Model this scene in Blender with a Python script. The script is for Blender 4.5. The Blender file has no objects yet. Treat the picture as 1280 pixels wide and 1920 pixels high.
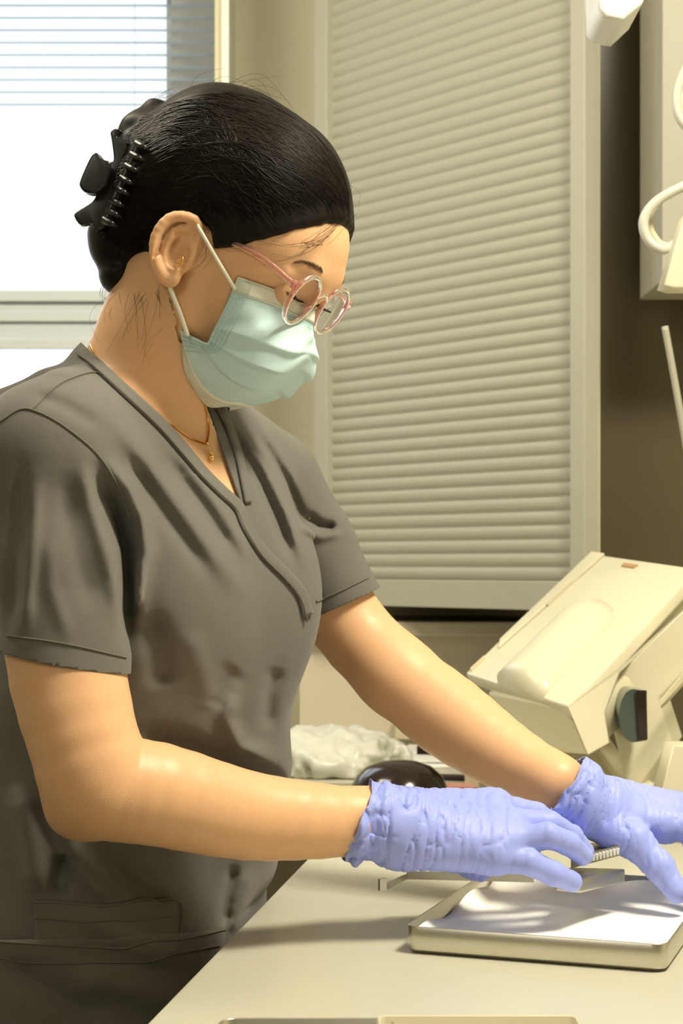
import bpy, bmesh, math, random
import numpy as np
from mathutils import Vector, Matrix
random.seed(7); rng = np.random.default_rng(7)
S_ = bpy.context.scene
COL = S_.collection
# ------------------------------------------------------------------ camera
FPX = 3200.0; CX = 640.0; HY = 1060.0; CAMZ = 1.22
cam = bpy.data.cameras.new('camera'); camo = bpy.data.objects.new('camera', cam); COL.objects.link(camo)
cam.lens = 60; cam.sensor_width = 36; cam.sensor_fit = 'AUTO'
cam.shift_y = (HY-960)/1920.0
camo.location = (0, 0, CAMZ); camo.rotation_euler = (math.pi/2, 0, 0)
cam.clip_start = 0.02
cam.dof.use_dof = True; cam.dof.focus_distance = 1.46; cam.dof.aperture_fstop = 13
S_.camera = camo
# ------------------------------------------------------------------ view, world, lights
S_.view_settings.view_transform = 'Standard'; S_.view_settings.look = 'None'
S_.view_settings.gamma = 1; S_.view_settings.use_curve_mapping = False
S_.view_settings.exposure = 0.0
W = bpy.data.worlds.new('sky'); S_.world = W; W.use_nodes = True
wb = W.node_tree.nodes['Background']; wb.inputs[0].default_value = (0.90, 0.96, 1.0, 1); wb.inputs[1].default_value = 1.2

def area(name, loc, target, size, power, color, sy=None):
    l = bpy.data.lights.new(name, 'AREA'); l.energy = power; l.color = color; l.size = size
    if sy: l.shape = 'RECTANGLE'; l.size_y = sy
    o = bpy.data.objects.new(name, l); COL.objects.link(o); o.location = loc
    d = Vector(target)-Vector(loc); o.rotation_euler = d.to_track_quat('-Z', 'Y').to_euler()
    return o
WARM = (1.0, 0.92, 0.72)
area('unseen_overhead_light', (0.75, 1.15, 2.62), (0.35, 1.35, 0.9), 0.5, 66, WARM)
area('unseen_overhead_light', (-0.9, -0.3, 2.62), (-0.5, 1.2, 1.0), 1.0, 15, (1.0, 0.93, 0.80))  # added soft fill from above and behind the camera, no known fixture
area('unseen_overhead_light', (-0.75, 1.9, 2.62), (0.2, 3.1, 1.0), 0.7, 34, WARM)  # added to brighten the back wall and shutter, no known fixture
area('window_daylight', (-0.70, 3.30, 1.75), (-0.5, 1.5, 1.3), 0.7, 7, (0.85, 0.93, 1.0), 1.0)

# ------------------------------------------------------------------ materials
MATS = {}
def mat(name, col, rough=0.6, metal=0.0, spec=0.5, noise=0.0, nscale=30, bump=0.0, bscale=200, sss=0.0, trans=0.0, ior=1.45, sheen=0.0, coat=0.0, aniso=0.0, alpha=1.0):
    m = bpy.data.materials.new(name); m.use_nodes = True; nt = m.node_tree; b = nt.nodes['Principled BSDF']
    b.inputs['Base Color'].default_value = (*col, 1); b.inputs['Roughness'].default_value = rough
    b.inputs['Metallic'].default_value = metal; b.inputs['Specular IOR Level'].default_value = spec
    b.inputs['IOR'].default_value = ior
    if trans: b.inputs['Transmission Weight'].default_value = trans
    if sheen: b.inputs['Sheen Weight'].default_value = sheen
    if coat: b.inputs['Coat Weight'].default_value = coat
    if aniso: b.inputs['Anisotropic'].default_value = aniso
    if alpha < 1: b.inputs['Alpha'].default_value = alpha
    if sss:
        b.inputs['Subsurface Weight'].default_value = sss
        b.inputs['Subsurface Radius'].default_value = (1.0, 0.35, 0.15); b.inputs['Subsurface Scale'].default_value = 0.012
    tc = nt.nodes.new('ShaderNodeTexCoord')
    n = nt.nodes.new('ShaderNodeTexNoise'); n.inputs['Scale'].default_value = nscale; n.inputs['Detail'].default_value = 4
    nt.links.new(tc.outputs['Object'], n.inputs['Vector'])
    mx = nt.nodes.new('ShaderNodeMix'); mx.data_type = 'RGBA'
    a = max(noise, 0.02)
    mx.inputs[6].default_value = (*[c*(1-a) for c in col], 1); mx.inputs[7].default_value = (*[min(1, c*(1+a)) for c in col], 1)
    nt.links.new(n.outputs['Fac'], mx.inputs[0]); nt.links.new(mx.outputs[2], b.inputs['Base Color'])
    if bump:
        n2 = nt.nodes.new('ShaderNodeTexNoise'); n2.inputs['Scale'].default_value = bscale; n2.inputs['Detail'].default_value = 3
        nt.links.new(tc.outputs['Object'], n2.inputs['Vector'])
        bp = nt.nodes.new('ShaderNodeBump'); bp.inputs['Strength'].default_value = bump; bp.inputs['Distance'].default_value = 0.001
        nt.links.new(n2.outputs['Fac'], bp.inputs['Height']); nt.links.new(bp.outputs['Normal'], b.inputs['Normal'])
    MATS[name] = m
    return m
M_skin = mat('skin', (0.77, 0.46, 0.255), 0.42, spec=0.4, noise=0.06, nscale=18, sss=0.25, bump=0.15, bscale=700)
M_scrub = mat('scrub_fabric', (0.142, 0.134, 0.118), 0.85, spec=0.2, noise=0.06, nscale=60, bump=0.3, bscale=1600, sheen=0.15)
M_seam = mat('scrub_stitching', (0.15, 0.14, 0.115), 0.8, spec=0.2)
M_glove = mat('nitrile_glove', (0.33, 0.39, 0.88), 0.48, spec=0.35, noise=0.08, nscale=40, sss=0.0)
M_hair = mat('hair', (0.007, 0.005, 0.004), 0.45, spec=0.2, noise=0.3, nscale=90)
M_strand = mat('hair_strand', (0.010, 0.007, 0.005), 0.42, spec=0.2, noise=0.4, nscale=60)
M_mask = mat('mask_fabric', (0.56, 0.75, 0.77), 0.85, spec=0.15, noise=0.04, nscale=70, bump=0.15, bscale=900)
M_maskw = mat('mask_binding', (0.78, 0.80, 0.70), 0.85, spec=0.15)
M_dots = mat('mask_stitch_dots', (0.30, 0.45, 0.47), 0.85, spec=0.1)
M_loop = mat('ear_loop_elastic', (0.83, 0.82, 0.70), 0.8)
M_frame = mat('pink_acetate', (1.0, 0.66, 0.64), 0.06, trans=0.9, ior=1.3, spec=0.5)
M_lens = mat('lens_glass', (1.0, 0.98, 0.98), 0.02, trans=1.0, ior=1.02, spec=0.7)
M_gold = mat('gold', (0.90, 0.58, 0.20), 0.22, metal=1.0)
M_clip = mat('black_plastic', (0.012, 0.012, 0.013), 0.28, spec=0.5)
M_steel = mat('brushed_steel', (0.62, 0.60, 0.52), 0.32, metal=1.0, noise=0.08, nscale=25)
M_steeld = mat('dark_steel', (0.44, 0.42, 0.35), 0.35, metal=1.0, noise=0.1)
M_paper = mat('tray_paper', (0.96, 0.95, 0.91), 0.9, spec=0.1)
M_counter = mat('laminate', (0.52, 0.50, 0.41), 0.30, spec=0.4, noise=0.03, nscale=8)
M_edge = mat('laminate_edge', (0.36, 0.34, 0.26), 0.4)
M_wall = mat('wall_paint', (0.66, 0.62, 0.46), 0.8, spec=0.2, noise=0.02, nscale=4)
M_wall2 = mat('wall_panel', (0.62, 0.55, 0.43), 0.7, noise=0.03, nscale=5)
M_ceil = mat('ceiling_paint', (0.75, 0.72, 0.62), 0.9)
M_floor = mat('floor_vinyl', (0.13, 0.115, 0.09), 0.6, noise=0.15, nscale=12)
M_shut = mat('shutter_metal', (0.38, 0.372, 0.305), 0.5, spec=0.3, noise=0.02)
M_shutf = mat('shutter_frame', (0.41, 0.40, 0.33), 0.45)
M_dark = mat('dark_cabinet', (0.085, 0.070, 0.040), 0.30, spec=0.4, noise=0.08, nscale=4)
M_cab = mat('cabinet_white', (0.36, 0.34, 0.27), 0.5)
M_cream = mat('cream_plastic', (0.66, 0.62, 0.46), 0.33, spec=0.5, noise=0.02, nscale=10)
M_creamd = mat('beige_plastic', (0.62, 0.57, 0.40), 0.45)
M_glassd = mat('dark_glass', (0.06, 0.08, 0.07), 0.1, spec=0.6)
M_brown = mat('brown_label', (0.45, 0.27, 0.12), 0.6)
M_slat = mat('blind_slat', (0.24, 0.31, 0.38), 0.5, noise=0.02)
M_wframe = mat('window_frame', (0.56, 0.60, 0.62), 0.5)
M_reveal = mat('reveal_grey', (0.42, 0.43, 0.43), 0.6)
M_white = mat('white_plastic', (0.78, 0.78, 0.75), 0.4)
M_bag = mat('plastic_wrap', (0.62, 0.62, 0.54), 0.35, noise=0.15, nscale=40)
M_red = mat('red_card', (0.60, 0.12, 0.07), 0.5)
M_pinkc = mat('pink_card', (0.80, 0.36, 0.27), 0.6)
M_black = mat('black_gloss', (0.02, 0.012, 0.010), 0.15, spec=0.5)
M_eye = mat('eye_white', (0.50, 0.42, 0.36), 0.25)
M_iris = mat('iris_dark', (0.03, 0.015, 0.01), 0.1)
M_hose = mat('hose_grey', (0.55, 0.54, 0.47), 0.35, noise=0.03)
M_brow = mat('brow_hair', (0.16, 0.095, 0.055), 0.6)
M_lip = mat('lip', (0.6, 0.25, 0.2), 0.5)
M_glass = mat('window_glass', (1, 1, 1), 0.0, trans=1.0, ior=1.01, spec=0.1)

# ------------------------------------------------------------------ tagging and mesh helpers
def P(px, py, d): return np.array([(px-CX)/FPX*d, d, CAMZ+(HY-py)/FPX*d])
def thing(name, label, cat, loc=(0, 0, 0), group=None):
    o = bpy.data.objects.new(name, None); COL.objects.link(o); o.location = loc; o.empty_display_size = 0.02
    o['label'] = label; o['category'] = cat
    if group: o['group'] = group
    return o
def tag(o, label, cat, group=None):
    o['label'] = label; o['category'] = cat
    if group: o['group'] = group
    return o
def link(name, me, m, parent=None, smooth=True):
    o = bpy.data.objects.new(name, me); COL.objects.link(o)
    if m: me.materials.append(m)
    if parent is not None:
        o.parent = parent
        # geometry is written in world coordinates: shift it into the parent's space
        off = Vector((0, 0, 0)); q = parent
        while q is not None: off += q.location; q = q.parent
        if off.length > 0: me.transform(Matrix.Translation(-off))
    if smooth and len(me.polygons): me.polygons.foreach_set('use_smooth', [True]*len(me.polygons))
    me.update()
    return o
def np_mesh(name, V, F, m, parent=None, smooth=True):
    me = bpy.data.meshes.new(name); V = np.asarray(V, dtype=np.float32)
    if isinstance(F, np.ndarray):
        n, k = F.shape
        me.vertices.add(len(V)); me.vertices.foreach_set('co', V.ravel())
        me.loops.add(n*k); me.loops.foreach_set('vertex_index', F.astype(np.int32).ravel())
        me.polygons.add(n); me.polygons.foreach_set('loop_start', np.arange(0, n*k, k, dtype=np.int32))
        me.update(calc_edges=True); me.validate()
    else:
        me.from_pydata([tuple(map(float, v)) for v in V], [], F); me.update()
    return link(name, me, m, parent, smooth)
def bm_obj(name, bm, m, parent=None, smooth=False):
    me = bpy.data.meshes.new(name); bm.normal_update(); bm.to_mesh(me); bm.free()
    return link(name, me, m, parent, smooth)
def bx(bm, x0, x1, y0, y1, z0, z1, bevel=0.0):
    r = bmesh.ops.create_cube(bm, size=1.0)['verts']
    for v in r: v.co = Vector(((x0+x1)/2+v.co.x*(x1-x0), (y0+y1)/2+v.co.y*(y1-y0), (z0+z1)/2+v.co.z*(z1-z0)))
    if bevel:
        es = list({e for v in r for e in v.link_edges}); bmesh.ops.bevel(bm, geom=es, offset=bevel, segments=2, affect='EDGES', profile=0.6)
def box(name, x0, x1, y0, y1, z0, z1, m, parent=None, bevel=0.0, smooth=False):
    bm = bmesh.new(); bx(bm, x0, x1, y0, y1, z0, z1, bevel); return bm_obj(name, bm, m, parent, smooth)
def hexa(bm, c, bevel=0.0):
    """c: 8 points, bottom loop of 4 then top loop of 4"""
    v = [bm.verts.new(tuple(map(float, p))) for p in c]
    fs = [(0, 3, 2, 1), (4, 5, 6, 7), (0, 1, 5, 4), (1, 2, 6, 5), (2, 3, 7, 6), (3, 0, 4, 7)]
    for f in fs: bm.faces.new([v[i] for i in f])
    bmesh.ops.recalc_face_normals(bm, faces=list({f for q in v for f in q.link_faces}))
    if bevel:
        es = list({e for q in v for e in q.link_edges}); bmesh.ops.bevel(bm, geom=es, offset=bevel, segments=3, affect='EDGES', profile=0.6)
def prism(bm, pts, ext, bevel=0.0):
    """pts: planar 3D outline, ext: extrusion vector"""
    n = len(pts); ext = np.asarray(ext, float)
    a = [bm.verts.new(tuple(map(float, p))) for p in pts]; b = [bm.verts.new(tuple(map(float, np.asarray(p)+ext))) for p in pts]
    fs = [bm.faces.new(a[::-1]), bm.faces.new(b)]
    for i in range(n): fs.append(bm.faces.new([a[i], a[(i+1) % n], b[(i+1) % n], b[i]]))
    bmesh.ops.recalc_face_normals(bm, faces=fs)
    if bevel:
        es = list({e for f in fs[:2] for e in f.edges}); bmesh.ops.bevel(bm, geom=es, offset=bevel, segments=3, affect='EDGES', profile=0.6)
def smooth_path(pts, n):
    pts = np.asarray(pts, float); k = len(pts)
    if k == 2: return pts[0]+(pts[1]-pts[0])*np.linspace(0, 1, n)[:, None]
    ts = np.linspace(0, k-1, n); i = np.clip(ts.astype(int), 0, k-2); t = (ts-i)[:, None]
    p0 = np.where((i > 0)[:, None], pts[np.maximum(i-1, 0)], 2*pts[0]-pts[1]); p1 = pts[i]; p2 = pts[i+1]
    p3 = np.where((i < k-2)[:, None], pts[np.minimum(i+2, k-1)], 2*pts[-1]-pts[-2])
    return 0.5*((2*p1)+(-p0+p2)*t+(2*p0-5*p1+4*p2-p3)*t*t+(-p0+3*p1-3*p2+p3)*t**3)
def tube_arrays(paths, radii, sides=8, closed=False, flat=None):
    """paths: list of (n,3); radii: float or list per path (float or per-point arrays)"""
    V = []; F = []; off = 0
    ang = np.linspace(0, 2*np.pi, sides, endpoint=False)
    for pi, p in enumerate(paths):
        p = np.asarray(p, float); n = len(p)
        r = radii[pi] if isinstance(radii, (list, tuple)) else radii
        r = np.full(n, r) if np.isscalar(r) else np.asarray(r)
        if closed: t = np.roll(p, -1, 0)-np.roll(p, 1, 0)
        else: t = np.gradient(p, axis=0)
        t /= np.linalg.norm(t, axis=1)[:, None]+1e-12
        up = np.array([0.1, 0.3, 0.95]) if flat is None else np.asarray(flat, float)
        a = np.cross(t, up); a /= np.linalg.norm(a, axis=1)[:, None]+1e-12; b = np.cross(a, t)
        ring = p[:, None, :]+(a[:, None, :]*np.cos(ang)[None, :, None]+b[:, None, :]*np.sin(ang)[None, :, None])*r[:, None, None]
        V.append(ring.reshape(-1, 3))
        m = n if closed else n-1
        i = np.arange(m); j = np.arange(sides); I, J = np.meshgrid(i, j, indexing='ij')
        I2 = (I+1) % n; J2 = (J+1) % sides
        F.append(np.stack([off+I*sides+J, off+I*sides+J2, off+I2*sides+J2, off+I2*sides+J], -1).reshape(-1, 4)); off += n*sides
    return np.concatenate(V), np.concatenate(F)
def tube(name, pts, r, m, parent=None, n=40, sides=10, closed=False, caps=True):
    if closed: p = np.asarray(pts, float)
    else: p = smooth_path(pts, n)
    if not closed and caps and np.isscalar(r):
        rr = np.full(len(p), r); rr[0] = rr[-1] = r*0.05; 
        p = np.vstack([p[:1], p, p[-1:]]); rr = np.concatenate([[r*0.05], np.full(len(p)-2, r), [r*0.05]])
        p[0] += (p[1]-p[2])*0.02; p[-1] += (p[-2]-p[-3])*0.02
        r = [rr]
    V, F = tube_arrays([p], r, sides, closed)
    return np_mesh(name, V, F, m, parent)

# ------------------------------------------------------------------ signed distance tools
def smin(a, b, k):
    h = np.clip(0.5+0.5*(b-a)/k, 0, 1); return b*(1-h)+a*h-k*h*(1-h)
def smax(a, b, k): return -smin(-a, -b, k)
class Prim:
    """prim with bounding box so that far points are skipped"""
    def __init__(s, f, lo, hi, k=0.01, op='u'): s.f = f; s.lo = np.asarray(lo)-0.035; s.hi = np.asarray(hi)+0.035; s.k = k; s.op = op
def cone(a, b, ra, rb, k=0.01, op='u'):
    a = np.asarray(a, float); b = np.asarray(b, float); ba = b-a; bb = ba@ba+1e-12
    def f(p):
        q = p-a; t = np.clip(q@ba/bb, 0, 1); return np.linalg.norm(q-t[:, None]*ba, axis=1)-(ra+(rb-ra)*t)
    R = max(ra, rb); return Prim(f, np.minimum(a, b)-R, np.maximum(a, b)+R, k, op)
def ell(c, r, B=None, k=0.01, op='u'):
    c = np.asarray(c, float); r = np.asarray(r, float); B = np.eye(3) if B is None else B
    def f(p):
        q = (p-c)@B.T; k0 = np.linalg.norm(q/r, axis=1); k1 = np.linalg.norm(q/(r*r), axis=1)+1e-9
        return k0*(k0-1)/k1
    R = r.max(); return Prim(f, c-R, c+R, k, op)
def chain(pts, rs, k=0.01, op='u'):
    return [cone(pts[i], pts[i+1], rs[i], rs[i+1], k, op) for i in range(len(pts)-1)]
def evalp(prims, p, big=0.05):
    F = np.full(len(p), big)
    for q in prims:
        m = np.all((p > q.lo) & (p < q.hi), axis=1)
        if not m.any(): continue
        v = q.f(p[m])
        if q.op == 'u': F[m] = smin(F[m], v, q.k)
        elif q.op == 's': F[m] = smax(F[m], -v, q.k)
    return F
def grid_axis(lo, hi, coarse, fine=None):
    """fine: (flo, fhi, step)"""
    if fine is None: return np.arange(lo, hi+coarse, coarse)
    a = np.arange(lo, fine[0], coarse); b = np.arange(fine[0], fine[1], fine[2]); c = np.arange(fine[1], hi+coarse, coarse)
    return np.concatenate([a, b, c])
def sdf_mesh(f, xs, ys, zs, step=6, newton=2):
    def pad(a):
        r = (-(len(a)-1)) % step
        if r: a = np.concatenate([a, a[-1]+(a[-1]-a[-2])*np.arange(1, r+1)])
        return a
    xs, ys, zs = pad(xs), pad(ys), pad(zs); nx, ny, nz = len(xs), len(ys), len(zs)
    cx_, cy_, cz_ = xs[::step], ys[::step], zs[::step]
    G = np.stack(np.meshgrid(cx_, cy_, cz_, indexing='ij'), -1).reshape(-1, 3)
    C = f(G).reshape(len(cx_), len(cy_), len(cz_))
    mnA = None
    for i in (0, 1):
        for j in (0, 1):
            for k in (0, 1):
                c = C[i:C.shape[0]-1+i, j:C.shape[1]-1+j, k:C.shape[2]-1+k]
                if mnA is None: mn = c.copy(); mx = c.copy(); mnA = np.abs(c)
                else: mn = np.minimum(mn, c); mx = np.maximum(mx, c); mnA = np.minimum(mnA, np.abs(c))
    dx = np.diff(cx_)[:, None, None]; dy = np.diff(cy_)[None, :, None]; dz = np.diff(cz_)[None, None, :]
    diag = np.sqrt(dx**2+dy**2+dz**2)
    act = (mn*mx <= 0) | (mnA < diag*0.75)
    D = np.full((nx, ny, nz), 1.0, dtype=np.float32)
    sg = np.where(C[:-1, :-1, :-1] < 0, -1.0, 1.0).astype(np.float32)
    D[:-1, :-1, :-1] = np.repeat(np.repeat(np.repeat(sg, step, 0), step, 1), step, 2)
    mask = np.zeros((nx, ny, nz), bool)
    for (i, j, k) in np.argwhere(act): mask[i*step:(i+1)*step+1, j*step:(j+1)*step+1, k*step:(k+1)*step+1] = True
    idx = np.flatnonzero(mask)
    I, J, K = np.unravel_index(idx, mask.shape); Df = D.ravel()
    CH = 400000
    for s in range(0, len(idx), CH):
        e = slice(s, s+CH); Df[idx[e]] = f(np.stack([xs[I[e]], ys[J[e]], zs[K[e]]], -1))
    D = Df.reshape(nx, ny, nz); ins = D < 0
    cnt = np.zeros((nx-1, ny-1, nz-1), np.int8)
    for i in (0, 1):
        for j in (0, 1):
            for k in (0, 1): cnt += ins[i:nx-1+i, j:ny-1+j, k:nz-1+k]
    cells = np.argwhere((cnt > 0) & (cnt < 8)); ci = np.full(cnt.shape, -1, np.int32)
    ci[cells[:, 0], cells[:, 1], cells[:, 2]] = np.arange(len(cells))
    acc = np.zeros((len(cells), 3)); w = np.zeros(len(cells))
    cor = [(i, j, k) for i in (0, 1) for j in (0, 1) for k in (0, 1)]
    ax = [xs, ys, zs]
    def pos(c): return np.stack([ax[a][cells[:, a]+c[a]] for a in range(3)], -1)
    for u in range(8):
        for v in range(u+1, 8):
            a, b = cor[u], cor[v]
            if sum(abs(a[q]-b[q]) for q in range(3)) != 1: continue
            va = D[cells[:, 0]+a[0], cells[:, 1]+a[1], cells[:, 2]+a[2]]; vb = D[cells[:, 0]+b[0], cells[:, 1]+b[1], cells[:, 2]+b[2]]
            m = (va < 0) != (vb < 0); t = np.where(m, va/(va-vb+1e-20*(~m)), 0)
            pa, pb = pos(a), pos(b); acc += np.where(m[:, None], pa+(pb-pa)*t[:, None], 0); w += m
    V = acc/w[:, None]
    Q = []
    for a in range(3):
        b, c = (a+1) % 3, (a+2) % 3
        sl0 = [slice(None)]*3; sl1 = [slice(None)]*3; sl0[a] = slice(0, -1); sl1[a] = slice(1, None)
        e = np.argwhere(ins[tuple(sl0)] != ins[tuple(sl1)])
        e = e[(e[:, b] > 0) & (e[:, c] > 0) & (e[:, b] < D.shape[b]-1) & (e[:, c] < D.shape[c]-1)]
        s = ins[e[:, 0], e[:, 1], e[:, 2]]
        def cell(db, dc):
            q = e.copy(); q[:, b] += db; q[:, c] += dc; return ci[q[:, 0], q[:, 1], q[:, 2]]
        q = np.stack([cell(-1, -1), cell(0, -1), cell(0, 0), cell(-1, 0)], -1)
        q = np.where(s[:, None], q, q[:, ::-1]); Q.append(q[(q >= 0).all(1)])
    Q = np.concatenate(Q)
    lim = float(np.median(np.diff(xs)))
    for _ in range(newton):
        v, g = grad(f, V); st = -v[:, None]*g/(np.sum(g*g, 1)[:, None]+1e-6)
        l = np.linalg.norm(st, axis=1)[:, None]; V = V+st*np.minimum(1, 0.6*lim/(l+1e-9))*0.8
    return V, Q
def grad(f, V, h=0.0008):
    v = f(V); g = np.stack([f(V+np.eye(3)[a]*h)-v for a in range(3)], -1)/h; return v, g
def clip_mesh(V, Q, gfun):
    """keep g<0"""
    g = gfun(V); s = g[Q] < 0; keep = s.all(1); cross = s.any(1) & ~keep
    F = [tuple(q) for q in Q[keep]]; V = list(map(tuple, V)); cache = {}
    def cut(a, b):
        key = (min(a, b), max(a, b))
        if key not in cache:
            t = g[a]/(g[a]-g[b]); t = min(max(t, 0.0), 1.0); cache[key] = len(V)
            V.append(tuple(np.array(V[a])+(np.array(V[b])-np.array(V[a]))*t))
        return cache[key]
    for q in Q[cross]:
        q = [int(x) for x in q]
        out = []
        for i in range(len(q)):
            a, b = q[i], q[(i+1) % len(q)]
            if g[a] < 0: out.append(a)
            if (g[a] < 0) != (g[b] < 0): out.append(cut(a, b))
        if len(out) >= 3: F.append(tuple(out))
    used = sorted({i for f in F for i in f}); mp = {u: i for i, u in enumerate(used)}
    return np.array([V[u] for u in used]), [tuple(mp[i] for i in f) for f in F]
# lattice noise
_T = rng.random((32, 32, 32))
def vnoise(p):
    i = np.floor(p).astype(int); f = p-i; f = f*f*(3-2*f); r = 0
    for a in (0, 1):
        for b in (0, 1):
            for c in (0, 1):
                w = (f[:, 0] if a else 1-f[:, 0])*(f[:, 1] if b else 1-f[:, 1])*(f[:, 2] if c else 1-f[:, 2])
                r = r+w*_T[(i[:, 0]+a) % 32, (i[:, 1]+b) % 32, (i[:, 2]+c) % 32]
    return r*2-1
def to_px(p):
    return CX+p[:, 0]/p[:, 1]*FPX, HY-(p[:, 2]-CAMZ)/p[:, 1]*FPX
def dline(px, py, line):
    """distance of 2-D points to a polyline, and position 0..1 along it"""
    best = np.full(len(px), 1e9); tt = np.zeros(len(px)); n = len(line)-1
    for i in range(n):
        a = np.array(line[i], float); b = np.array(line[i+1], float); ba = b-a; L = ba@ba
        t = np.clip(((px-a[0])*ba[0]+(py-a[1])*ba[1])/L, 0, 1)
        d = np.hypot(px-a[0]-t*ba[0], py-a[1]-t*ba[1]); m = d < best; best[m] = d[m]; tt[m] = (i+t[m])/n
    return best, tt
def march(f, pts, d0=1.15, d1=2.1, st=0.003):
    """first hit of the camera-side rays through px points with surface f; returns 3D points and normals"""
    pts = np.asarray(pts, float); ds = np.arange(d0, d1, st)
    dirs = np.stack([(pts[:, 0]-CX)/FPX, np.ones(len(pts)), (HY-pts[:, 1])/FPX], -1)
    hit = np.full(len(pts), np.nan); prev = None
    for d in ds:
        v = f(dirs*d+np.array([0, 0, CAMZ]))
        if prev is not None:
            m = np.isnan(hit) & (v < 0) & (prev >= 0); hit[m] = d-st+st*prev[m]/(prev[m]-v[m])
        prev = v
        if not np.isnan(hit).any(): break
    if np.isnan(hit).any():
        ok = ~np.isnan(hit); hit = np.interp(np.arange(len(hit)), np.arange(len(hit))[ok], hit[ok])
    p = dirs*hit[:, None]+np.array([0, 0, CAMZ]); _, g = grad(f, p); g /= np.linalg.norm(g, axis=1)[:, None]+1e-9
    return p, g

#%%SETTING
# ================================================================== THE SETTING
def struct(name, o): o.name = name; o['kind'] = 'structure'; return o
CT = CAMZ-0.317                       # worktop height
BW = 3.25                             # depth of back wall
struct('floor', box('floor', -2.4, 2.0, -1.6, 3.6, -0.05, 0, M_floor))
struct('ceiling', box('ceiling', -2.4, 2.0, -1.6, 3.6, 2.65, 2.72, M_ceil))
struct('wall_left', box('wall_left', -2.5, -2.4, -1.6, 3.6, 0, 2.65, M_wall))
struct('wall_front', box('wall_front', -2.5, 2.0, -1.7, -1.6, 0, 2.65, M_wall))
struct('wall_right', box('wall_right', 2.0, 2.1, -1.7, 3.6, 0, 2.65, M_wall))
def X(px, d): return (px-CX)/FPX*d
def Z(py, d): return CAMZ+(HY-py)/FPX*d
# back wall with the window opening
wx0, wx1 = -1.7, X(322, BW); wz0, wz1 = Z(900, BW), Z(-420, BW)
bm = bmesh.new()
bx(bm, -2.4, wx0, BW, BW+0.12, 0, 2.65); bx(bm, wx1, 2.0, BW, BW+0.12, 0, 2.65)
bx(bm, wx0, wx1, BW, BW+0.12, 0, wz0); bx(bm, wx0, wx1, BW, BW+0.12, wz1, 2.65)
struct('wall_back', bm_obj('wall_back', bm, M_wall))
# window frame and panes
win = struct('window_1', box('window_1', wx0, wx1, BW+0.085, BW+0.088, wz0, wz1, M_glass))
bm = bmesh.new()
for (a, b, c, dd) in ((540, 562, 0.0, 0.03), (562, 578, 0.012, 0.03), (578, 600, 0.0, 0.03), (600, 632, 0.010, 0.03), (632, 654, -0.008, 0.03)):
    bx(bm, wx0, wx1, BW+0.02+c, BW+0.082, Z(b, BW), Z(a, BW), 0.003)
bx(bm, wx1-0.012, wx1, BW+0.02, BW+0.084, wz0, wz1); bx(bm, wx0, wx0+0.04, BW+0.02, BW+0.084, wz0, wz1)
bx(bm, wx0, wx1, BW+0.02, BW+0.084, wz0, wz0+0.03); bx(bm, wx0, wx1, BW+0.02, BW+0.084, wz1-0.03, wz1)
f_ = bm_obj('window_frame', bm, M_wframe); f_.parent = win
struct('trim_5', box('trim_5', wx1+.002, X(404, 3.16), BW-.03, BW-.001, wz0, 2.64, M_reveal))
# venetian blind
BD = 3.12; bl = thing('venetian_blind', 'pale venetian blind with thin open slats over bright window', 'blind', (X(200, BD), BD, Z(200, BD)))
bm = bmesh.new(); pitch = 23.2/FPX*BD; tilt = math.radians(14.5)
zt = Z(-60, BD)
for i in range(26):
    zc = Z(-58, BD)-i*pitch
    if zc < Z(205, BD)-pitch*0.2: break
    sec = []
    for k in range(7):
        u = (k/6-0.5); y = u*0.024; sec.append((BD+y*math.cos(tilt), zc+y*math.sin(tilt)+0.0024*(1-4*u*u)))
    x0, x1 = -1.30, X(404, BD)
    top = [[bm.verts.new((x, y, z+0.0004)) for (y, z) in sec] for x in (x0, x1)]; bot = [[bm.verts.new((x, y, z-0.0003)) for (y, z) in sec] for x in (x0, x1)]
    for k in range(6):
        bm.faces.new([top[0][k], top[1][k], top[1][k+1], top[0][k+1]]); bm.faces.new([bot[0][k+1], bot[1][k+1], bot[1][k], bot[0][k]])
    bm.faces.new([top[0][0], bot[0][0], bot[1][0], top[1][0]]); bm.faces.new([top[0][6], top[1][6], bot[1][6], bot[0][6]])
so = bm_obj('slat', bm, M_slat, bl, True); so.name = 'slat_stack'
for x in (X(252, BD),): box('ladder_cord', x, x+0.0006, BD-0.001, BD+0.001, Z(210, BD), Z(-80, BD), M_slat, bl)
box('head_rail', -1.30, X(404, BD), BD-0.02, BD+0.02, Z(-70, BD), Z(-105, BD), M_wframe, bl)
# reveal side (trim strips beside window)
struct('trim_1', box('trim_1', X(404, 3.1), X(416, 3.1), 3.08, BW, 0.9, 2.65, M_creamd))
struct('trim_2', box('trim_2', X(417, 3.1), X(431, 3.1), 3.07, BW, 0.9, 2.65, M_white))
# tambour shutter cabinet in the corner, its face turned to the left
L0 = P(598, 1060, 3.02)[:2]; 
ang = math.radians(49.6)                      # vanishing direction to the left
u = np.array([math.cos(ang), -math.sin(ang)])           # along the face, to the right and nearer
def hit_px(px):                                # point of the face line seen at px
    t = (px-CX)/FPX; s = (t*L0[1]-L0[0])/(u[0]-t*u[1]); return L0+u*s
n_ = np.array([-u[1]*-1, 0]); nrm = np.array([-math.sin(ang), -math.cos(ang)])    # towards the room
def face_box(bm, pxa, pxb, z0, z1, o0, o1, bevel=0):
    a, b = hit_px(pxa), hit_px(pxb)
    c = [a+nrm*o0, b+nrm*o0, b+nrm*o1, a+nrm*o1]
    hexa(bm, [(*q, z0) for q in c]+[(*q, z1) for q in c], bevel)
cabt = thing('tambour_cabinet', 'tall grey-beige wall cabinet with slatted roller shutter front', 'cabinet', (*hit_px(850), Z(1140, 2.8)))
dR = hit_px(1106)[1]; dL = L0[1]
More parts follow.
